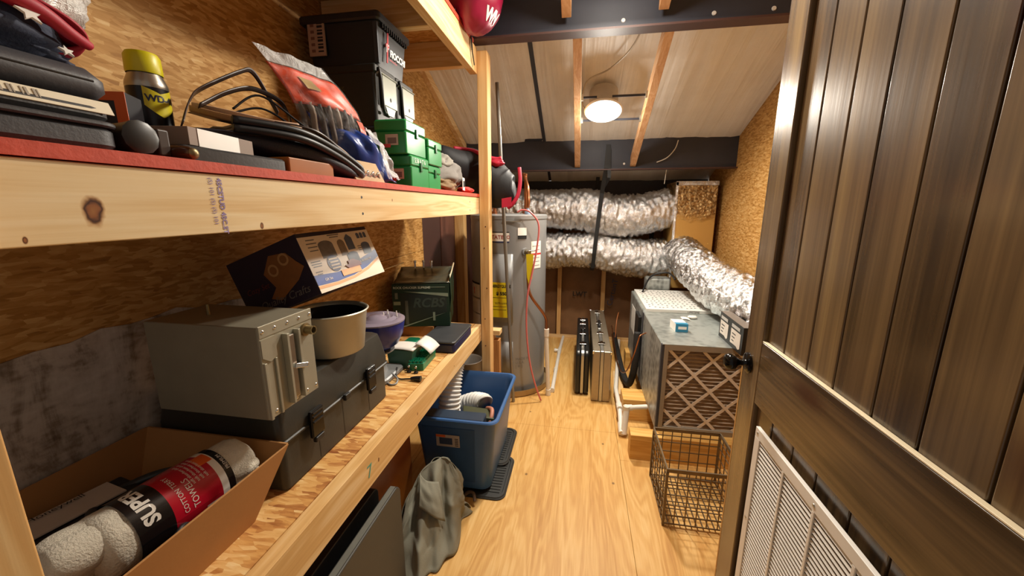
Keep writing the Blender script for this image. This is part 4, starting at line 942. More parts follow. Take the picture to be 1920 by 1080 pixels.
# blue bowl with clear lid on a grey stand
gs = thing('grey_scale', 'small grey kitchen scale with a green front beside the tool box', 'scale', (-.83, 1.52, ZL))
M_sc = plain('silver_grey_plastic', '#8d8f90', .35, .2, .08)
slab(MB(), -.98, -.78, 1.37, 1.56, ZL, ZL+.025, .03, .006).build('scale_base', M_sc, gs, smooth=40)
MB().lathe((-.88, 1.47, ZL), [(.06, .025), (.05, .04), (.045, .11), (.09, .118), (.09, .124), (.0005, .124)], 28).build('scale_column', M_sc, gs, smooth=40)
bw = thing('blue_bowl', 'cobalt blue bowl with a lumpy clear lid behind the tool box', 'bowl', (-.86, 1.47, ZL+.126))
bc_ = (-.855, 1.47, ZL+.1265)
MB().lathe(bc_, [(.0005, 0), (.05, .001), (.085, .025), (.108, .07), (.116, .115), (.118, .130), (.112, .130), (.105, .075), (.08, .03), (.0005, .008)], 40).build('bowl_shell', plain('cobalt_blue_plastic', '#1c2a86', .28, 0, .06), bw, smooth=50)
M_lid = plain('smoky_clear_plastic', '#8d8494', .12, 0, .1, 20, spec=.8)
MB().lathe(bc_, [(.119, .128), (.119, .134), (.10, .142), (.085, .136), (.07, .146), (.045, .138), (.03, .150), (.012, .150), (.0005, .152)], 40).build('lid', M_lid, bw, smooth=50)
random.seed(11)
for i in range(9):
    a = random.uniform(0, 6.28); r = random.uniform(.02, .1)
    MB().cyl((bc_[0]+r*math.cos(a), bc_[1]+r*math.sin(a), bc_[2]+.138), (bc_[0]+r*math.cos(a), bc_[1]+r*math.sin(a), bc_[2]+.155+.01*random.random()), .004, .0025, 8).build('lid_peg', M_clear2 if i % 2 else M_white, bw, smooth=60)
# green powder measure base, cartridge tray
pmx = thing('powder_hopper', 'green and white plastic hopper lying beside the bowl', 'hopper', (-.80, 1.60, ZL))
MB().prism([(-.86, 1.56, ZL), (-.755, 1.56, ZL), (-.74, 1.56, ZL+.085), (-.87, 1.56, ZL+.088)], (.01, .07, 0)).build('hopper_body', plain('sea_green_plastic', '#3f6a58', .35), pmx, bevel=.003)
MB().grid(lambda u, v: (-.875+.14*u, 1.555+.10*v, ZL+.0895+.006*math.sin(math.pi*u)), 8, 3).build('white_lid', M_white, pmx, smooth=180, solid=.003)
MB().grid(lambda u, v: (-.745+.075*u, 1.60+.12*v, ZL+.092+.016*math.sin(math.pi*(u*.5+.5))-.03*u*u), 8, 3).build('chute', M_white, pmx, smooth=180, solid=.002)
ct = thing('cartridge_tray', 'green loading tray with rows of round pockets', 'tray', (-.73, 1.65, ZL))
M_tray = plain('teal_green_plastic', '#0f7a58', .35, 0, .08)
tux, tuy = Vector((.068, .015, 0)), Vector((-.008, .175, 0)); to_ = Vector((-.755, 1.535, ZL))
MB().obox(to_, tux, tuy, (0, 0, .036)).build('tray_body', M_tray, ct, bevel=.003)
for i in range(4):
    for j in range(9):
        c = to_ + tux*(.14+.24*i) + tuy*(.06+.11*j)
        MB().lathe((c.x, c.y, ZL+.036), [(.0075, 0), (.0075, .010), (.005, .010), (.005, .002), (0, .002)], 10).build('pocket', M_tray, ct, smooth=40)
tag(slab(MB(), -.93, -.855, 1.78, 1.93, ZL, ZL+.02, .02, .006).build('green_funnel_base', M_tray, smooth=40, org=(-.89, 1.85, ZL)), 'small flat green plastic tray behind the white hopper', 'tray')
# press carton
rc = thing('press_carton', 'dark green reloading press carton with open crumpled top', 'box', (-.88, 2.03, ZL))
M_rg = plain('dark_green_card', '#12301f', .38, 0, .2, 6); M_rg2 = plain('charcoal_green_print', '#1c2a24', .35, 0, .15)
xr0, xr1, yr0, yr1, zr = -1.045, -.728, 1.995, 2.27, 1.075
zb0 = ZL+.062
MB().box(xr0, xr1, yr0, yr1, zb0, zr).build('carton_body', M_rg, rc, bevel=.002)
MB().grid(lambda u, v: (xr0+.005+(xr1-xr0)*u, yr0+(yr1-yr0)*v, zr+.006+.05*v*v+.018*noise.noise((u*4, v*4, 1))*math.sin(math.pi*v)), 14, 10).build('top_flap', plain('scuffed_green_card', '#4a5248', .3, 0, .35, 10), rc, smooth=180, solid=.003)
MB().tube(spline([(xr1-.005, yr0+.01, zr+.005), (xr1+.012, yr0+.08, zr+.06), (xr1+.018, yr0+.18, zr+.09), (xr1+.004, yr0+.26, zr+.065)], 8), .004, 6).build('torn_edge', M_cream, rc, smooth=180)
MB().grid(lambda u, v: (xr1+.002+.005*math.sin(math.pi*v)+.003*noise.noise((u*3, v*4, 2)), yr0+.01+(yr1-yr0-.01)*u, zb0+.08+(zr+.05-zb0-.08)*v), 10, 10).build('side_flap', M_rg, rc, smooth=180, solid=.003)
def rdec(n, m, s0, s1, t0, t1, l=.001): return decal(n, m, (xr0+(xr1-xr0)*s0, yr0-.0001, zb0+(zr-zb0)*t0), ((xr1-xr0)*(s1-s0), 0, 0), (0, 0, (zr-zb0)*(t1-t0)), rc, l)
def rpoly(n, m, pts, l=.001): return MB().prism([(xr0+(xr1-xr0)*s, yr0-.0002, zb0+(zr-zb0)*t) for s, t in pts], (0, -l, 0)).build(n, m, rc)
rpoly('dark_picture', M_rg2, [(.12, .80), (.95, .70), (.95, .34), (.2, .06)])
M_beam = plain('silver_green_print', '#8fa08c', .35, 0, .2)
rpoly('light_beam', M_beam, [(.2, .835), (.98, .70), (.98, .78)], .0015); rpoly('light_beam', M_beam, [(.12, .0), (.92, .32), (.2, .0)], .0015)
text('lettering', 'ROCK CHUCKER SUPREME', .017, (xr0+.008, yr0-.001, zb0+.222), (1, 0, 0), (0, 0, 1), plain('pale_green_ink', '#c8d4c4', .4), rc, bold=.0004)
rdec('rule_line', M_beam, .64, .93, .92, .93, .0015)
text('lettering', 'RCBS', .075, (xr0+.11, yr0-.0015, zb0+.115), (1, 0, 0), (0, 0, 1), plain('dim_grey_green_ink', '#39483f', .3), rc, bold=.002, shear=.25)
rpoly('press_picture', plain('grey_print2', '#5c645c', .35), [(.22, .06), (.27, .06), (.27, .62), (.22, .62)], .002)
rpoly('press_picture', M_beam, [(.02, .52), (.14, .52), (.14, .60), (.02, .60)], .002); rpoly('press_picture', plain('grey_print3', '#70786e', .35), [(.05, .66), (.10, .66), (.10, .80), (.05, .80)], .002)
rpoly('press_picture', M_beam, [(.70, .14), (.74, .14), (.74, .34), (.70, .34)], .002)
for i, (x, y) in enumerate(((-.95, 2.24), (-.90, 2.25), (-.85, 2.24))): MB().lathe((x, y, zr+.055), [(.006, 0), (.006, .03), (.009, .032), (.009, .045), (0, .045)], 10).build('press_bolt', M_chrome, rc, smooth=40)
rc.rotation_euler = (0, 0, math.radians(15))
nb = thing('navy_organizer_box', 'flat navy plastic box with grey lid under the press carton edge', 'box', (-.70, 1.95, ZL))
slab(MB(), -.80, -.615, 1.775, 2.10, ZL, ZL+.048, .02, .006).build('box_base', plain('navy_box_plastic', '#20244a', .38), nb, smooth=40)
slab(MB(), -.803, -.612, 1.772, 2.103, ZL+.0485, ZL+.0605, .022, .004).build('lid', plain('grey_black_lid', '#3c3e40', .4, 0, .25, 16), nb, smooth=40)
tag(box('carton_shim', M_card, -1.05, -.815, 2.0, 2.26, ZL, ZL+.0615, None, org=(-.93, 2.1, ZL)), 'low brown carton beneath the green press carton', 'box')
# cords with plug
pc = thing('power_cord', 'black power cord with plug on the lower deck', 'cord', (-.72, 1.42, ZL))
MB().tube(spline([(-.79, 1.50, ZL+.03), (-.775, 1.46, ZL+.012), (-.75, 1.44, ZL+.006), (-.72, 1.445, ZL+.006), (-.70, 1.445, ZL+.008)], 8), .0035, 8).build('cord', M_black, pc, smooth=180)
MB().tube(spline([(-.70, 1.445, ZL+.009), (-.68, 1.446, ZL+.011), (-.655, 1.447, ZL+.011)], 4), .0, 10, rf=lambda t: .007+.006*t).build('plug', M_black, pc, smooth=60)
for dy in (-.006, .006): MB().bar((-.657, 1.447+dy, ZL+.012), (-.638, 1.449+dy, ZL+.012), .004, .0015).build('prong', M_brass, pc)
MB().tube(spline([(-.785, 1.40, ZL+.004), (-.76, 1.385, ZL+.004), (-.745, 1.40, ZL+.005), (-.755, 1.43, ZL+.012), (-.79, 1.45, ZL+.025)], 8), .004, 8).build('grey_lead', M_sc, pc, smooth=180)
for (x, y, lab) in ((-.745, 1.525, 'small steel-tipped clamp by the white hopper'), (-.71, 1.52, 'small steel-tipped clamp at the corner of the green pocket tray')): 
    c_ = thing('toggle_clamp', lab, 'clamp', (x, y, ZL), 'small clamps in front of the green tray')
    MB().lathe((x, y, ZL), [(.0005, 0), (.010, 0), (.010, .006), (.004, .008), (.004, .022), (.0005, .024)], 12).build('foot', M_black, c_, smooth=40)
    MB().ball((x, y, ZL+.028), .006, .006, .006, 12, 8).build('tip', M_chrome, c_, smooth=180)

# ================================================================== under the shelf and on the floor
M_tbl = plain('charcoal_table_plastic', '#3c3a34', .5, 0, .12, 8, .06, 140)
def upright_slab(x0, x1, y0, y1, z0, z1, r, lean=0.0):
    pts = []
    for (y, z) in rrect(y0, y1, z0, z1, r): pts.append((x0 - lean*(z-z0), y, z))
    return MB().prism(pts, (x1-x0, 0, 0))
ft = thing('folding_table', 'charcoal folded table top standing under the lower deck', 'table', (-.67, .8, 0))
upright_slab(-.675, -.642, .30, 1.185, .002, .475, .035).build('table_top', M_tbl, ft, bevel=.006)
MB().box(-.668, -.649, .33, 1.16, .4752, .4775).build('top_edge_strip', plain('grey_edge', '#6a6a62', .5), ft)  # lighter grey strip along the upper edge of the table top
tag(upright_slab(-.728, -.700, .30, 1.13, .002, .50, .03).build('black_board', M_black, bevel=.004, org=(-.71, .7, 0)), 'black flat board standing behind the charcoal table top', 'board')
tag(upright_slab(-.800, -.776, .80, 1.56, .002, .60, .20).build('brown_board', plain('varnished_brown_wood', '#7a4516', .3, 0, .2, 5), bevel=.004, org=(-.79, 1.2, 0)), 'varnished brown wooden board with rounded corner under the lower deck', 'board')
# tarp: crumpled grey green canvas
M_canvas = plain('grey_green_canvas', '#828070', .85, 0, .12, 12, .2, 200)
tp = thing('canvas_tarp', 'crumpled grey-green canvas tarp slumped on the plywood floor', 'tarp', (-.62, 1.45, 0))
ridge = spline([(-.735, 1.40, .20), (-.70, 1.50, .28), (-.64, 1.56, .315), (-.585, 1.565, .31), (-.55, 1.57, .22)], 12)
hemf = spline([(-.70, 1.19, .006), (-.63, 1.215, .006), (-.555, 1.24, .006), (-.51, 1.40, .006), (-.485, 1.60, .006)], 12)
hemb = spline([(-.755, 1.34, .006), (-.74, 1.52, .006), (-.69, 1.63, .006), (-.60, 1.65, .006), (-.50, 1.62, .006)], 12)
def drape(a, b, sgn):
    def f(u, v):
        i = u*(len(a)-1); k = min(int(i), len(a)-2); p = a[k].lerp(a[k+1], i-k); q = b[k].lerp(b[k+1], i-k)
        out = Vector((q.x-p.x, q.y-p.y, 0)).normalized()
        c = p.lerp(q, v**1.15)
        fold_ = .030*math.sin(u*15 + 2.5*v + 1.0) + .016*math.sin(u*31 - 3*v) + .030*noise.noise((u*5, v*3, 6*sgn)) + .014*(1-abs(noise.noise((u*9, v*7, 2)))) - .008
        w = math.sin(math.pi*min(v*.62+.06, .95))
        c = c + out*fold_*w + Vector((0, 0, .02*noise.noise((u*7, v*6, 9))*w))
        c.z = max(c.z, .005); return c
    return f
MB().grid(drape(ridge, hemf, 1), 70, 44).build('front_drape', M_canvas, tp, smooth=180, solid=.003)
MB().grid(drape(ridge, hemb, 2), 50, 24).build('rear_drape', M_canvas, tp, smooth=180, solid=.003)
fa = spline([(-.70, 1.48, .285), (-.655, 1.45, .275), (-.605, 1.47, .26)], 8); fb2 = spline([(-.655, 1.36, .215), (-.585, 1.36, .17), (-.555, 1.40, .12)], 8)
MB().grid(lambda u, v: fa[int(u*(len(fa)-1))].lerp(fb2[int(u*(len(fb2)-1))], v) + Vector((.3, -.5, .6))*(.022*math.sin(math.pi*v) + .008*noise.noise((u*5, v*4, 1))), 16, 14).build('folded_flap', M_canvas, tp, smooth=180, solid=.004)
tag(MB().tube(spline([(-.56, 1.66, .02), (-.53, 1.672, .05), (-.50, 1.665, .055), (-.485, 1.64, .03)], 8), .008, 8).build('brown_strap', plain('brown_webbing', '#5a4636', .7), smooth=180, org=(-.52, 1.65, 0)), 'short brown webbing strap between tarp and blue bin', 'strap')
# floor mats
M_mat = plain('black_rubber_mat', '#2b2b29', .6, 0, .15, 12)
def mat(x0, x1, y0, y1, z, label):
    t = thing('floor_mat', label, 'mat', ((x0+x1)/2, (y0+y1)/2, z), 'black rubber floor mats under the bin')
    slab(MB(), x0, x1, y0, y1, z, z+.007, .05, .002).build('mat_sheet', M_mat, t, smooth=40)
    m = MB(); slab(m, x0, x1, y0, y1, z+.0072, z+.0115, .05, .002)
    m2 = MB()
    o = rrect(x0+.004, x1-.004, y0+.004, y1-.004, .05); i_ = rrect(x0+.022, x1-.022, y0+.022, y1-.022, .04)
    m2.loft([[(x, y, z+.0071) for x, y in reversed(o)], [(x, y, z+.013) for x, y in reversed(rrect(x0+.008, x1-.008, y0+.008, y1-.008, .047))], [(x, y, z+.013) for x, y in reversed(rrect(x0+.018, x1-.018, y0+.018, y1-.018, .042))], [(x, y, z+.0071) for x, y in reversed(i_)]], caps=False)
    m2.build('raised_rim', M_mat, t, smooth=40)
    n = int((y1-y0-.08)/.022)
    for k in range(n): MB().box(x1-.14, x1-.035, y0+.05+.022*k, y0+.058+.022*k, z+.0071, z+.0105).build('rib', M_mat, t)
    return t
mat(-.82, -.345, 1.695, 2.06, .0005, 'black ribbed rubber mat lying under the front of the blue bin')
mat(-.84, -.375, 1.95, 2.34, .0145, 'black ribbed rubber mat overlapping the other mat behind it')
# blue storage bin
BINY = 2.268
bn = thing('storage_bin', 'open blue plastic storage bin standing on the rubber mats', 'bin', (-.61, 2.0, .03))
M_bin = plain('denim_blue_plastic', '#3a6298', .4, 0, .08, 8, .04, 200)
zb = .0285
def rr3(x0, x1, y0, y1, r, z, rev=True):
    q = rrect(x0, x1, y0, y1, r); q = list(reversed(q)) if rev else q
    return [(x, y, z) for x, y in q]
prof = [(.045, zb), (.042, zb+.01), (.008, .425), (.008, .435), (-.008, .437), (-.012, .445), (-.008, .451), (.004, .452), (.012, .44), (.016, .42), (.048, zb+.014), (.06, zb+.010)]
MB().loft([rr3(-.83+i, -.385-i, 1.685+i, BINY-i, .05, z) for i, z in prof]).build('bin_shell', M_bin, bn, smooth=40)
MB().prism([(-.765, 1.7175, .075), (-.505, 1.7175, .075), (-.495, 1.6935, .395), (-.775, 1.6935, .395)], (0, .02, 0)).build('front_recess', plain('dark_denim_plastic', '#2c5080', .4), bn)
lb0, lu, lv = Vector((-.70, 1.6995, .285)), Vector((.125, 0, 0)), Vector((0, -.0052, .07))
decal('label', plain('pale_bin_label', '#b5aaa0', .5), lb0, lu, lv, bn, .002)
decal('label_orange', M_orange, lb0 + lv*.80 + Vector((0, -.002, 0)), lu*.4, lv*.18, bn, .001)
decal('label_picture', plain('navy_label_picture', '#33405c', .5), lb0 + lv*.2 + lu*.14 + Vector((0, -.002, 0)), lu*.55, lv*.55, bn, .001)
for i in range(5): decal('label_print', M_ink, lb0 + lv*(.12+.14*i) + lu*.80 + Vector((0, -.002, 0)), lu*.14, lv*.05, bn, .001)
def corrugated(path, r, name, label, mat):
    p = [Vector(q) for q in spline(path, 40)]; L = sum((p[i+1]-p[i]).length for i in range(len(p)-1))
    nr = int(L/.018)
    o = MB().tube(p, 0, 24, rf=lambda t: r*(1+.09*math.sin(t*nr*2*math.pi)))
    return tag(o.build(name, mat, smooth=180, org=tuple(p[0])), label, 'hose')
M_hose = plain('white_hose_plastic', '#e6e6e2', .4, 0, .04)
corrugated([(-.70, 1.90, .30), (-.70, 1.92, .44), (-.70, 1.97, .56), (-.70, 2.02, .63)], .058, 'corrugated_hose', 'white corrugated hose standing upright in the blue bin', M_hose)
corrugated([(-.68, 2.10, .31), (-.60, 2.06, .36), (-.53, 2.01, .385), (-.515, 1.995, .385)], .045, 'corrugated_hose', 'white corrugated hose end lying across the blue bin', M_hose)
tag(MB().obox((-.60, 1.83, .28), (.17, .02, -.02), (-.03, .10, 0), (0, .01, .11)).build('olive_box', plain('olive_green_plastic', '#3c3f22', .5), bevel=.006, org=(-.55, 1.88, .28)), 'olive green plastic box inside the blue bin', 'box')
tag(slab(MB(), -.775, -.462, 1.735, 1.822, .30, .425, .01, .005).build('slate_case', plain('slate_blue_plastic', '#2c3a4c', .4), smooth=40, org=(-.62, 1.78, .3)), 'slate blue flat case at the front of the blue bin', 'case')
tag(MB().tube(spline([(-.50, 1.98, .36), (-.46, 1.93, .385), (-.45, 1.88, .37), (-.46, 1.85, .33)], 8), .012, 10).build('pink_tube', plain('salmon_plastic', '#c08068', .5), smooth=180, org=(-.48, 1.92, .33)), 'short salmon pink tube inside the blue bin', 'tube')
# wood offcut and bucket near the heater
wo = thing('wood_offcut', 'upright pine offcut standing between post and water heater', 'lumber', (-.57, 2.6, 0))
box('board', M_pine_z, -.632, -.592, 2.56, 2.64, 0, .60, wo, bevel=.002)
box('board', pine('brown_pine', 2, [(.15, '#8a5a2c'), (.5, '#b07c48'), (.9, '#c89a64')]), -.591, -.552, 2.57, 2.635, 0, .56, wo, bevel=.002)
box('board', M_pine_x, -.632, -.545, 2.56, 2.64, .601, .635, wo, bevel=.002)
bk = thing('grey_bucket', 'pale grey bucket on the floor beyond the lower deck', 'bucket', (-.78, 2.56, 0))
MB().lathe((-.78, 2.56, 0), [(.0005, .001), (.085, .001), (.098, .40), (.102, .405), (.098, .41), (.092, .40), (.08, .01), (.0005, .008)], 28).build('bucket_shell', plain('pale_grey_plastic', '#8f8a84', .5), bk, smooth=50)

# ================================================================== water heater
HC = Vector((-.585, 3.135, 0)); HR = .306
wh = thing('water_heater', 'tall grey electric water heater standing in a drain pan', 'water heater', tuple(HC))
M_wh = plain('satin_grey_enamel', '#8f9090', .34, .25, .05, 3); M_whd = plain('grey_enamel_panel', '#8b8c8c', .36, .2, .04)
MB().lathe(HC, [(.0005, .004), (.345, .004), (.350, .008), (.352, .055), (.349, .055), (.345, .01), (.0005, .01)], 56).build('drain_pan', plain('tan_pan_metal', '#a8906a', .4, .5, .1), wh, smooth=40)
MB().lathe(HC, [(.0005, .012), (.295, .012), (HR, .02), (HR, 1.405), (HR+.004, 1.406), (HR+.004, 1.432), (.300, 1.438), (.0005, 1.446)], 72).build('tank', M_wh, wh, smooth=40)
def hp(name, mat, a0, a1, z0, z1, dr=.0015): return cyl_patch(name, mat, HC, HR+dr, math.radians(a0), math.radians(a1), z0, z1, wh, 16)
def hfn(a0, z0, dr=.003): return lambda x, y: HC + Vector(((HR+dr)*math.cos(math.radians(a0)+x/HR), (HR+dr)*math.sin(math.radians(a0)+x/HR), z0+y))
# access panel (raised)
m = MB(); m.grid(lambda u, v: HC + Vector(((HR+.010)*math.cos(math.radians(-118+44*u)), (HR+.010)*math.sin(math.radians(-118+44*u)), .62+.53*v)), 14, 2)
m.build('access_panel', M_whd, wh, smooth=180, solid=.012)
m = MB(); m.grid(lambda u, v: HC + Vector(((HR+.010)*math.cos(math.radians(-118+44*u)), (HR+.010)*math.sin(math.radians(-118+44*u)), .16+.30*v)), 14, 2)
m.build('access_panel', M_whd, wh, smooth=180, solid=.012)
box('rim_bracket', M_alum, HC.x+.01, HC.x+.15, HC.y-HR-.012, HC.y-HR+.012, 1.388, 1.396, wh)
M_yel = plain('yellow_label', '#dcc814', .5, 0, .05)
hp('energy_label', M_yel, -107, -79, .66, .935, .018)
text('lettering', 'ENERGYGUIDE', .032, 0, 0, 0, M_ink, wh, fn=lambda x, y: hfn(-107, .895, .0195)(x*.72+.006, y), bold=.001)
text('lettering', '$ 550', .034, 0, 0, 0, M_ink, wh, fn=lambda x, y: hfn(-97, .838, .0195)(x, y), bold=.0015)
text('lettering', '5570 kWh', .022, 0, 0, 0, M_ink, wh, fn=lambda x, y: hfn(-99, .765, .0195)(x, y))
for z in (.815, .745, .72): hp('label_rule', M_ink, -103, -83, z, z+.003, .0192)
hp('rating_label', M_whiteink, -110, -79, 1.235, 1.315, .002); hp('label_blue', plain('navy_label_ink', '#2c3560', .5), -110, -79, 1.235, 1.245, .0028)
hp('label_dark', M_ink, -110, -79, 1.308, 1.315, .0028)
text('lettering', 'STATE', .04, 0, 0, 0, plain('dull_red_ink', '#a85a50', .5), wh, fn=lambda x, y: hfn(-108, 1.262, .0032)(x, y), bold=.001)
text('lettering', 'PRO', .034, 0, 0, 0, plain('dull_red_ink2', '#a85a50', .5), wh, fn=lambda x, y: hfn(-90, 1.265, .0032)(x, y), bold=.001)
hp('spec_label', M_whiteink, -67, -54, 1.265, 1.345, .002); hp('spec_label_base', M_ink, -67, -54, 1.262, 1.288, .0028)
hp('warning_label', M_whiteink, -46, -26, 1.03, 1.24, .002); hp('warning_stripe', M_redink, -46, -26, 1.135, 1.148, .0028)
for i in range(6): hp('label_rule', plain('grey_rule', '#9a9a98', .6), -44, -29, 1.05+.03*i, 1.056+.03*i, .0026)
for z0, z1 in ((.79, .91), (.66, .775), (.52, .65)): hp('warning_label', plain('greyed_label', '#b8b2aa', .6), -158, -128, z0, z1, .002)
hp('label_dark', M_ink, -158, -128, .895, .91, .0028); text('lettering', '!', .07, 0, 0, 0, M_redink, wh, fn=lambda x, y: hfn(-146, .815, .003)(x, y), bold=.003)
text('printed_mark', 'MADE IN\nU.S.A.\n[ H ]', .03, 0, 0, 0, plain('faint_grey_ink', '#747474', .6), wh, fn=lambda x, y: hfn(-70, .30, .0025)(x, y))
# top fittings
for (dx, dy, m_, h) in ((-.10, -.08, M_copper, .10), (.14, -.02, M_copper, .09), (.17, -.12, plain('blue_nipple', '#8aa0b8', .4), .045)):
    MB().lathe(HC + Vector((dx, dy, 1.442)), [(.024, 0), (.024, .02), (.014, .022), (.012, h), (.0005, h)], 16).build('water_nipple', m_, wh, smooth=40)
MB().tube(spline([HC + Vector((.17, -.12, 1.48)), HC + Vector((.175, -.11, 1.56)), HC + Vector((.16, -.08, 1.66)), HC + Vector((.12, 0, 1.75))], 10), 0, 14, rf=lambda t: .013+.0015*math.sin(t*170)).build('copper_flex_line', M_copper, wh, smooth=180)
MB().cyl(HC + Vector((.14, -.02, 1.53)), HC + Vector((.14, -.02, 1.75)), .012, .012, 12).build('copper_riser', M_copper, wh, smooth=60)
MB().cyl(HC + Vector((-.10, -.08, 1.53)), HC + Vector((-.10, -.08, 1.75)), .012, .012, 12).build('copper_riser', M_copper, wh, smooth=60)
# relief valve with discharge pipe
va = math.radians(-56); vd = Vector((math.cos(va), math.sin(va), 0)); vp = HC + vd*HR + Vector((0, 0, 1.165))
MB().lathe(HC + vd*(HR+.0), [(0, 0)], 8)
MB().cyl(vp - vd*.005, vp + vd*.02, .030, .028, 18).build('valve_boss', M_whd, wh, smooth=40)
MB().cyl(vp + vd*.015, vp + vd*.075, .017, .015, 14).build('relief_valve', M_brass, wh, smooth=40)
ve = vp + vd*.065
MB().bar(ve + Vector((-.02, -.01, .012)), ve + Vector((.055, .01, .016)), .014, .008).build('valve_lever', M_chrome, wh, bevel=.002)
MB().cyl(ve, ve - Vector((0, 0, .05)), .013, .012, 14).build('valve_outlet', M_brass, wh, smooth=40)
pb = Vector((-.235, 2.90, 0))
MB().tube(spline([ve - Vector((0, 0, .045)), ve - Vector((.004, 0, .22)), ve + Vector((.02, .0, -.33)), (pb.x-.02, pb.y, .66), (pb.x-.008, pb.y, .55)], 10), .0115, 12).build('copper_discharge', M_copper, wh, smooth=180)
MB().prism([ve + Vector((-.018, -.014, -.01)), ve + Vector((.036, -.012, -.01)), ve + Vector((.030, -.014, -.19)), ve + Vector((.004, -.016, -.24)), ve + Vector((-.010, -.016, -.18))], (0, -.003, 0)).build('yellow_tag', M_yel, wh)
MB().cyl((pb.x-.007, pb.y, .50), (pb.x-.007, pb.y, .56), .020, .020, 14).build('pipe_coupling', M_pvc, wh, smooth=40)
MB().cyl((pb.x-.007, pb.y, .50), (pb.x+.015, pb.y-.0, .035), .0165, .0165, 14).build('pvc_discharge', M_pvc, wh, smooth=60)
MB().cyl((pb.x+.0145, pb.y, .05), (pb.x+.016, pb.y, .002), .021, .021, 14).build('pipe_foot', M_pvc, wh, smooth=40)
# pink tube over the heater
tag(MB().tube(spline([(-.46, 2.80, 1.46), (-.42, 2.80, 1.475), (-.36, 2.79, 1.455), (-.305, 2.80, 1.37), (-.315, 2.79, 1.20), (-.345, 2.775, 1.02), (-.375, 2.75, .85), (-.38, 2.75, .6), (-.355, 2.75, .35), (-.31, 2.76, .15), (-.265, 2.775, .012)], 12), .0065, 10).build('pink_tubing', plain('translucent_pink_tubing', '#d2706e', .3, 0, .06), smooth=180, org=(-.265, 2.775, 0)), 'long pink plastic tubing hanging down the grey heater front', 'tubing')
# pvc drain run on the floor
pp = thing('floor_drain_pipe', 'white PVC drain pipe with tee lying behind the water heater', 'pipe', (-.19, 3.5, 0))
def run(a, b, r=.0165, name='pipe_run'): MB().cyl(a, b, r, r, 14).build(name, M_pvc, pp, smooth=60)
run((-.190, 2.96, .02), (-.182, 3.86, .02)); run((-.182, 3.86, .02), (-.165, 4.30, .02)); run((-.182, 3.86, .02), (-.235, 3.86, .02))
run((-.183, 3.80, .02), (-.181, 3.92, .02), .0195, 'tee'); run((-.235, 3.86, .02), (-.215, 3.86, .02), .0195, 'tee_branch')
run((-.189, 3.35, .02), (-.188, 3.39, .02), .0195, 'coupling'); run((-.190, 2.945, .02), (-.19, 2.975, .02), .0195, 'end_cap')

# ================================================================== gun cases
M_shell = plain('black_abs_shell', '#1c1d1d', .3, 0, .12, 10)
def long_case(x0, x1, y0, y1, z1, shell, trim, label, r, metal):
    t = thing('rifle_case', label, 'case', ((x0+x1)/2, (y0+y1)/2, 0))
    xm = (x0+x1)/2; tw_ = .012
    for a, b_ in ((x0, xm-tw_), (xm+tw_, x1)):
        pts = [(a, y, z) for y, z in rrect(y0, y1, .002, z1, r)]
        MB().prism(pts, (b_-a, 0, 0)).build('half_shell', shell, t, bevel=.016 if not metal else .008, seg=3)
    pts = [(xm-tw_+.0005, y, z) for y, z in rrect(y0-.004, y1+.004, .001, z1+.004, r)]
    MB().prism(pts, (tw_*2-.001, 0, 0)).build('valance', trim, t, bevel=.002)
    for y in (y0+.16, y0+.42, y0+.72, y1-.14):
        if y < y1: 
            l_ = box('latch', M_chrome, xm-.028, xm+.028, y-.022, y+.022, z1+.004, z1+.014, t, bevel=.003)
            box('latch_tab', M_chrome, xm-.010, xm+.010, y-.03, y+.03, z1+.014, z1+.019, l_, bevel=.002)
    ym = y0 + (y1-y0)*.52
    hd = MB().tube(spline([(xm, ym-.07, z1+.004), (xm, ym-.06, z1+.035), (xm, ym, z1+.045), (xm, ym+.06, z1+.035), (xm, ym+.07, z1+.004)], 6), .011, 10).build('handle', M_black, t, smooth=180)
    for s_ in (-.07, .07): box('handle_mount', M_chrome, xm-.016, xm+.016, ym+s_-.014, ym+s_+.014, z1+.004, z1+.012, hd, bevel=.002)
    return t
long_case(-.008, .100, 2.935, 3.93, .378, M_shell, M_alum, 'black moulded rifle case with silver valance standing on the floor', .045, False)
c2 = long_case(.120, .262, 2.855, 4.08, .418, plain('brushed_tan_aluminium', '#a89c88', .34, .7, .08, 30), M_alum, 'silver aluminium rifle case standing beside the black one', .012, True)
for x in (.124, .258):
    for y in (2.858, 4.072):
        box('corner_cap', M_chrome, x-.008, x+.008, y-.010, y+.010, .395, .4215, c2, bevel=.004)

# ================================================================== air handler on timbers
for i, (x0, x1, y0, y1, h, lab) in enumerate(((.335, 1.05, 2.172, 2.262, .16, 'pine timber block under the front of the air handler'), (.335, .98, 2.62, 2.80, .16, 'pine timber block under the middle of the air handler'), (.45, .98, 3.55, 3.68, .16, 'pine timber block under the far end of the air handler'))):
    tag(box('timber_block', M_timber, x0, x1, y0, y1, 0, h, None, bevel=.003, org=((x0+x1)/2, (y0+y1)/2, 0)), lab, 'timber', 'timbers carrying the air handler')
tag(MB().prism([(.30, 2.95, .0), (.38, 2.95, 0), (.38, 2.95, .035), (.30, 2.95, .035)], (.03, .45, 0)).build('pine_board', M_pine_y, bevel=.002, org=(.34, 3.1, 0)), 'short pine board on the floor beside the aluminium case', 'board')
ah = thing('air_handler', 'galvanised horizontal air handler with diagonal lattice filter end', 'air handler', (.75, 3.0, .16))
A = (.49, 1.05, 2.25, 3.72, .1605, .717)
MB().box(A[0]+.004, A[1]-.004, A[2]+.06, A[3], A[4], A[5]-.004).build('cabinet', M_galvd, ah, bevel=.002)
box('top_panel', M_galv, A[0], A[1], A[2], 2.955, A[5]-.0035, A[5], ah, bevel=.001)
box('top_panel', M_galv, A[0], A[1], 2.958, A[3], A[5]-.0035, A[5]+.001, ah, bevel=.001)
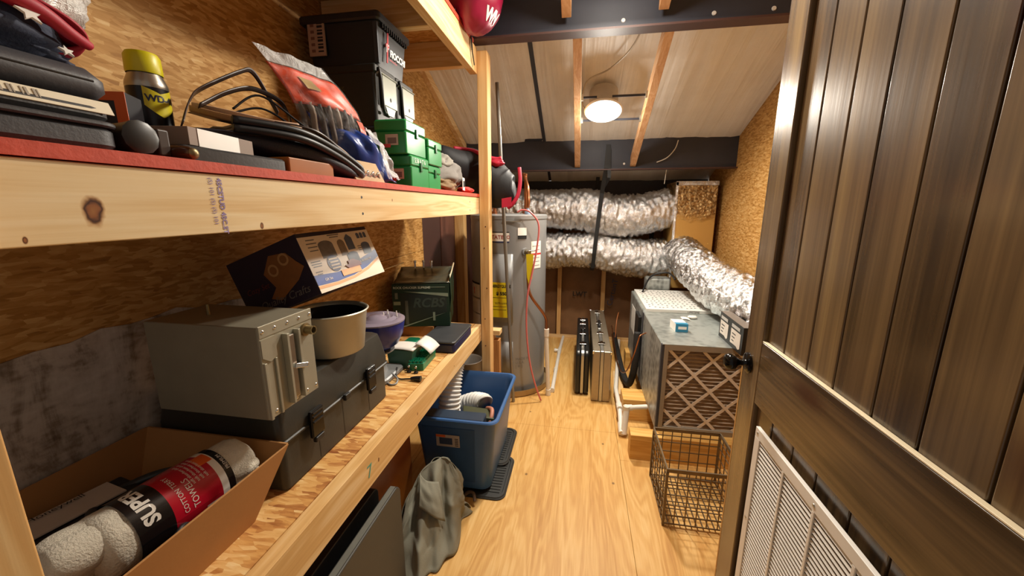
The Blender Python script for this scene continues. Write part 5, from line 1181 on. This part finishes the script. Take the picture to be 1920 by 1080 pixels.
box('side_panel', M_galvd, A[0]-.003, A[0]+.0035, A[2]+.03, 2.955, A[4], A[5]-.004, ah, bevel=.001)
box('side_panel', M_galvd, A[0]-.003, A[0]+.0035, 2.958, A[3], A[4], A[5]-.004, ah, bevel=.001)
box('side_flange', M_steel, A[0]-.008, A[0]-.0035, 2.94, 2.972, A[4], A[5]-.004, ah)
box('corner_rail', M_steel, A[0]-.004, A[0]+.010, A[2]+.002, A[2]+.029, A[4], A[5]-.0045, ah, bevel=.001)
MB().box(A[0]+.011, A[0]+.035, A[2], A[2]+.059, A[4], A[5]-.0045).box(A[1]-.035, A[1]-.004, A[2], A[2]+.059, A[4], A[5]-.0045).box(A[0]+.035, A[1]-.035, A[2], A[2]+.059, A[5]-.036, A[5]-.0045).box(A[0]+.035, A[1]-.035, A[2], A[2]+.059, A[4], A[4]+.03).build('filter_frame', plain('taupe_grey_frame', '#9a8f80', .5, .2, .1), ah, bevel=.001)
fx0, fx1, fz0, fz1 = A[0]+.036, A[1]-.036, A[4]+.031, A[5]-.037
flt = thing('pleated_filter', 'dusty pleated air filter behind white diagonal strips', 'air filter', (.77, 2.27, .19))
npl = 21
m = MB(); n_ = npl*6
m.grid(lambda u, v: (fx0+(fx1-fx0)*u, 2.285 - .016*(.5+.5*math.cos(v*npl*2*math.pi)) + .003*noise.noise((u*9, v*30, 1)), fz0+(fz1-fz0)*v + .004*noise.noise((u*5, v*8, 7))*(1 if .03 < v < .97 else 0)), 24, n_)
m.build('pleated_media', plain('dusty_brown_media', '#ab9884', .9, 0, .2, 30), flt, smooth=60)
def clipline(p, d):
    t0, t1 = -9, 9
    for k, (lo, hi) in enumerate(((fx0, fx1), (fz0, fz1))):
        if abs(d[k]) > 1e-6:
            a, b_ = (lo-p[k])/d[k], (hi-p[k])/d[k]; a, b_ = min(a, b_), max(a, b_); t0, t1 = max(t0, a), min(t1, b_)
    return t0, t1
M_strip = plain('pale_card_strip', '#e6dacb', .6, 0, .08)
for d in ((.70, .71), (.70, -.71)):
    for k in range(-3, 6):
        p = (fx0 + .06 + .19*k, fz0 + .24)
        t0, t1 = clipline(p, d)
        if t1 - t0 > .03: 
            a = (p[0]+d[0]*t0, 2.2655 if d[1] > 0 else 2.2635, p[1]+d[1]*t0); b_ = (p[0]+d[0]*t1, a[1], p[1]+d[1]*t1)
            MB().bar(a, b_, .0016, .015, (0, -d[1], d[0]) if 0 else (0, 1, 0)).build('lattice_strip', M_strip, flt) if 0 else MB().obox(Vector(a) + Vector((-d[1], 0, d[0]))*-.0085, Vector(b_)-Vector(a), Vector((-d[1], 0, d[0]))*.017, (0, -.0016, 0)).build('lattice_strip', M_strip, flt)
# side fittings: access plate, insulated suction line
box('access_plate', M_black, A[0]-.03, A[0]-.0035, 3.02, 3.20, .24, .66, ah, bevel=.006)
box('spec_plate', M_whiteink, A[0]-.005, A[0]-.0032, 3.38, 3.60, .40, .62, ah)
ls = thing('refrigerant_lines', 'black insulated refrigerant line with a thin copper tube beside the air handler', 'pipe', (.44, 3.1, 0))
MB().tube(spline([(.40, 4.25, .10), (.40, 3.7, .07), (.405, 3.3, .06), (.42, 3.05, .08), (.436, 2.97, .18), (.452, 2.95, .36), (.455, 2.97, .55)], 10), .026, 14).build('insulated_line', plain('black_foam_insulation', '#1f1d1c', .75), ls, smooth=180)
MB().tube(spline([(.37, 4.25, .20), (.365, 3.6, .12), (.37, 3.2, .13), (.39, 2.98, .22), (.415, 2.84, .40), (.43, 2.76, .55), (.44, 2.75, .595), (.484, 2.79, .605)], 10), .0055, 10).build('copper_tube', M_copper, ls, smooth=180)
tag(MB().tube(spline([(.44, 4.2, .3), (.40, 3.9, .45), (.37, 3.75, .40), (.36, 3.70, .25)], 10), .004, 8).build('orange_wire', plain('dull_orange_wire', '#b06a3c', .5), smooth=180, org=(.4, 3.9, .25)), 'thin orange wire hanging behind the air handler', 'wire')
# condensate drain
cd = thing('condensate_drain', 'white PVC condensate drain with elbow beside the air handler', 'pipe', (.31, 2.8, 0))
def crun(a, b, r=.0165, name='pipe_run'): MB().cyl(a, b, r, r, 14).build(name, M_pvc, cd, smooth=60)
crun((.45, 4.2, .05), (.315, 2.95, .075)); crun((.315, 2.95, .075), (.312, 2.62, .10)); crun((.312, 2.66, .098), (.312, 2.58, .102), .022, 'coupling')
crun((.312, 2.60, .10), (.312, 2.48, .045)); crun((.312, 2.49, .048), (.312, 2.40, .025), .021, 'elbow'); crun((.325, 2.405, .02), (.34, 2.46, .17), .02, 'trap_leg')
crun((.34, 2.46, .155), (.34, 2.46, .195), .022, 'elbow'); crun((.33, 2.46, .18), (.475, 2.50, .18), .0165); crun((.325, 2.458, .18), (.375, 2.472, .18), .021, 'elbow')
# things lying on the air handler
ff = thing('flat_filter', 'white perforated flat panel filter lying on the air handler', 'air filter', (.76, 3.3, .7185))
box('filter_panel', plain('white_perforated_card', '#dcdad4', .5, 0, .05), .505, 1.02, 2.965, 3.68, .7185, .742, ff, bevel=.002)
random.seed(21)
tri = None
for i in range(15):
    for j in range(10):
        x = .545 + .033*i + random.uniform(-.006, .006); y = 3.03 + .066*j + random.uniform(-.014, .014)
        if tri is None:
            tri = MB().prism([(x-.008, y-.010, .7421), (x+.010, y-.004, .7421), (x-.002, y+.014, .7421)], (0, 0, .0004)).build('print_mark', plain('dark_grey_print', '#4a4846', .6), ff); x0_, y0_ = x, y
        else: copy_at(tri, (x-x0_, y-y0_, 0), ff)
text('lettering', 'LIFETIME', .022, (.80, 2.964, .7215), (1, 0, 0), (0, 0, 1), M_ink, ff)
bx = thing('fuse_carton', 'small white and blue carton standing on the air handler top', 'box', (.65, 2.54, .7175))
MB().obox((.612, 2.50, .7175), (.075, 0, 0), (-.01, .115, 0), (0, 0, .052)).build('carton_body', M_white, bx, bevel=.001)
M_cy = plain('cyan_blue_card', '#2c86ae', .4)
decal('blue_end', M_cy, (.612, 2.50, .7175), (.075, 0, 0), (0, 0, .052), bx, .001); decal('blue_top', M_cy, (.612, 2.50, .7695), (.075, 0, 0), (-.002, .035, 0), bx, .0008)
decal('white_label', M_whiteink, (.628, 2.4985, .735), (.05, 0, 0), (0, 0, .018), bx, .001)
tag(MB().ball((.80, 2.83, .7295), .032, .022, .011, 20, 10, lambda d: 1 + .35*noise.noise(d*3)).build('crumpled_tissue', M_white, smooth=180, org=(.8, 2.83, .718)), 'crumpled white tissue on the air handler top', 'tissue')
tag(MB().grid(lambda u, v: (.725+.05*u, 2.80+.06*v-.03*u, .7195+.005*math.sin(3*u)), 6, 3).build('paper_tag', M_white, solid=.001, org=(.74, 2.82, .718)), 'small folded paper tag beside the crumpled tissue', 'paper')
kb = thing('filter_carton', 'black carton with two white label panels on the air handler edge', 'box', (.90, 2.33, .7175))
MB().box(.862, .918, 2.13, 2.48, .7175, .872).build('carton_body', plain('black_card_box', '#1a1a1a', .4, 0, .12), kb, bevel=.001)
box('carton_top', plain('taupe_card_top', '#6e6258', .55), .8625, .9175, 2.131, 2.479, .8722, .873, kb)
for y0, y1 in ((2.335, 2.46), (2.155, 2.29)):
    MB().prism([(.861, y0, .745), (.861, y0+.02, .735), (.861, y0+.05, .745), (.861, y1, .742), (.861, y1, .825), (.861, y0, .825)], (-.001, 0, 0)).build('white_label', plain('dull_white_label', '#cfc4b8', .5), kb)
    decal('label_strip', plain('grey_white_print', '#b0aca6', .5), (.8605, y1-.005, .836), (0, -(y1-y0)+.02, 0), (0, 0, .018), kb, .001)
    for i in range(3): decal('label_print', M_ink, (.8597, y1-.02, .80-.02*i), (0, -.05+.01*i, 0), (0, 0, .005), kb, .0008)

# ================================================================== ducts
def flex(path, r, seed, label, rf=None, ends=True):
    p = spline(path, 26); L = [0]
    for i in range(1, len(p)): L.append(L[-1] + (p[i]-p[i-1]).length)
    N = int(L[-1]/.011); q = []
    for k in range(N+1):
        s = L[-1]*k/N; i = max(j for j in range(len(L)) if L[j] <= s+1e-9); i = min(i, len(p)-2)
        q.append(p[i].lerp(p[i+1], (s-L[i])/max(1e-6, L[i+1]-L[i])))
    m = MB(); nseg = 72; up = Vector((0, 0, 1)); rings = []
    for k, c in enumerate(q):
        d = (q[min(k+1, N)] - q[max(k-1, 0)]).normalized(); u = d.cross(up).normalized(); w = u.cross(d)
        s = L[-1]*k/N; ring = []
        for j in range(nseg):
            a = 2*math.pi*j/nseg; e = Vector((math.cos(a)*1.5, math.sin(a)*1.5, s*5 + seed))
            cr = 1 - abs(noise.noise(Vector((e.x*1.6, e.y*1.6, s*26 + seed))))
            cr2 = 1 - abs(noise.noise(Vector((e.x*4, e.y*4, s*60 + seed*2))))
            rib = math.cos(s*2*math.pi/.052 + .9*noise.noise(e))
            rr = (rf(k/N) if rf else r) * (1 + .05*noise.noise(e)) + .0028*rib + .030*(cr**2-.5) + .012*(cr2**2-.5)
            ring.append(c + (u*math.cos(a) + w*math.sin(a))*rr)
        rings.append(ring)
    m.loft(rings)
    return tag(m.build('flex_duct', M_foil, smooth=180, org=tuple(q[0])), label, 'duct')
flex([(-.98, 4.10, 1.50), (-.60, 4.06, 1.47), (-.25, 4.05, 1.47), (.05, 4.05, 1.46), (.30, 4.05, 1.41), (.52, 4.05, 1.41), (.70, 4.06, 1.45), (.845, 4.08, 1.48)], .20, 1.0, 'upper silver foil flex duct sagging between two steel-strap supports' if 0 else 'upper silver foil flex duct running above another along the back wall', lambda t: .205 - .02*math.sin(math.pi*t*1.5)**2)
flex([(-.95, 4.08, 1.02), (-.45, 4.05, 1.04), (-.10, 4.05, 1.055), (.13, 4.04, 1.06), (.35, 4.05, 1.02), (.58, 4.06, .985), (.74, 4.07, .985), (.845, 4.08, 1.0)], .18, 5.0, 'lower silver foil flex duct held up by the black strap', lambda t: .178 + .012*math.sin(t*9))
flex([(.955, 3.93, 1.06), (.945, 3.70, 1.045), (.955, 3.40, 1.0), (1.0, 3.05, .93), (1.058, 2.70, .898), (1.086, 2.35, .892), (1.09, 2.0, .89)], .155, 9.0, 'silver foil flex duct lying along the right side of the air handler')
tag(MB().bar((.205, 3.652, 2.03), (.195, 3.655, 1.83), .038, .004, (0, 1, 0)).bar((.195, 3.655, 1.83), (.175, 3.80, 1.62), .038, .004, (0, 1, 0)).bar((.175, 3.80, 1.62), (.160, 3.822, 1.45), .038, .004, (0, 1, 0)).bar((.160, 3.822, 1.45), (.13, 3.838, 1.05), .038, .004, (0, 1, 0)).bar((.13, 3.838, 1.05), (.122, 3.88, .90), .038, .004, (0, 1, 0)).bar((.122, 3.88, .90), (.12, 4.05, .85), .038, .004, (0, .6, 1)).bar((.12, 4.05, .85), (.125, 4.24, 1.0), .038, .004, (0, 1, .6)).bar((.125, 4.24, 1.0), (.15, 4.28, 1.80), .038, .004, (0, 1, 0)).bar((.214, 3.65, 2.0), (.225, 3.66, 1.75), .03, .004, (0, 1, 0)).bar((.225, 3.66, 1.75), (.18, 3.90, 1.66), .03, .004, (0, 1, 0)).build('duct_strap', plain('black_nylon_strap', '#121314', .6), org=(.2, 3.66, 2.0)), 'black nylon strap hanging from the steel beam around the ducts', 'strap')
def plen_mat():  # tan base colour paints the OSB wall's reflection into the foil
    t = NT('foil_board_tan_reflection'); co = t.coord()
    v = t.n('TexVoronoi', {'Vector': t.mapped(co, scale=(1, 1, 1.2)), 'Scale': 30.0}).outputs['Distance']; n = t.noise(co, 30, 4, .6, 1.0)
    z = t.n('SeparateXYZ', {0: co}).outputs[2]
    up = t.math('ADD', z, t.math('MULTIPLY', t.noise(co, 7, 3), .18))
    f = t.ramp(up, [(.70, '#000000'), (.80, '#ffffff')])
    t.p(Base_Color=t.mix(f, lin('#cda15a'), t.ramp(n, [(.4, '#8c6a40'), (.6, '#d8b47c')])), Metallic=t.math('MULTIPLY_ADD', f, .45, .25), Roughness=.34)
    t.bump(t.math('MULTIPLY', f, t.math('ADD', v, n)), .8, .02); return t.m
pl = thing('duct_plenum', 'foil-faced duct plenum box with painted tan reflection and crinkled upper half by the wall', 'plenum', (1.02, 4.1, .75))
m = MB().box(.848, 1.215, 3.90, 4.33, .72, 1.725)
m.build('plenum_box', plen_mat(), pl, bevel=.008)
box('foil_tape', M_foil, .846, .868, 3.893, 3.8995, .74, 1.72, pl); box('foil_tape', M_foil, .848, 1.215, 3.893, 3.8995, 1.69, 1.727, pl)
box('collar', M_galvd, .62, .84, 3.735, 3.895, .722, .84, pl, bevel=.02)
tag(MB().tube(spline([(.56, 3.55, .748), (.66, 3.74, .86), (.80, 3.72, .90), (.84, 3.60, .86)], 8), .008, 10).build('black_hose', M_black, smooth=180, org=(.6, 3.6, .75)), 'black hose curving over the far end of the air handler', 'hose')
tag(MB().bar((.72, 3.79, 1.70), (.72, 3.73, 1.85), .005, .005, (1, 0, 0)).build('hanger_wire', M_pvc, org=(.72, 3.79, 1.7)), 'thin pale wire hanging above the upper foil duct', 'wire')

# ================================================================== wire milk crate
cr = thing('milk_crate', 'rusty wire milk crate on the plywood floor before the air handler', 'crate', (.60, 1.86, 0))
M_wire = plain('rusty_grey_wire', '#7a6a54', .5, .6, .25, 20)
cx0, cx1, cy0, cy1, ch = .435, .775, 1.685, 2.035, .305
def wires(name, segs, r=.0028):
    m = MB()
    for a, b_ in segs: m.cyl(a, b_, r, r, 6)
    return m.build(name, M_wire, cr, smooth=60)
def frac(a, b_, n): return [a+(b_-a)*i/n for i in range(n+1)]
zz = [.012, .06, .115, .17, .225, .265]
for x in (cx0, cx1): wires('side_grid', [((x, y, .012), (x, y, ch)) for y in frac(cy0, cy1, 7)] + [((x, cy0, z), (x, cy1, z)) for z in zz])
for y in (cy0, cy1): wires('side_grid', [((x, y, .012), (x, y, ch)) for x in frac(cx0, cx1, 7)] + [((cx0, y, z), (cx1, y, z)) for z in zz])
wires('base_grid', [((x, cy0, .010), (x, cy1, .010)) for x in frac(cx0, cx1, 13)] + [((cx0, y, .014), (cx1, y, .014)) for y in frac(cy0, cy1, 7)])
rim = MB()
for (x0, x1, y0, y1) in ((cx0-.004, cx0+.003, cy0-.004, cy1+.004), (cx1-.003, cx1+.004, cy0-.004, cy1+.004), (cx0+.003, cx1-.003, cy0-.004, cy0+.003), (cx0+.003, cx1-.003, cy1-.003, cy1+.004)): rim.box(x0, x1, y0, y1, ch-.016, ch+.003)
rim.build('rim_band', M_wire, cr, bevel=.001)
for x in (cx0, cx1):
    for y in (cy0, cy1): MB().bar((x, y, .004), (x, y, ch-.017), .011, .011, (1, 0, 0)).build('corner_post', M_wire, cr)
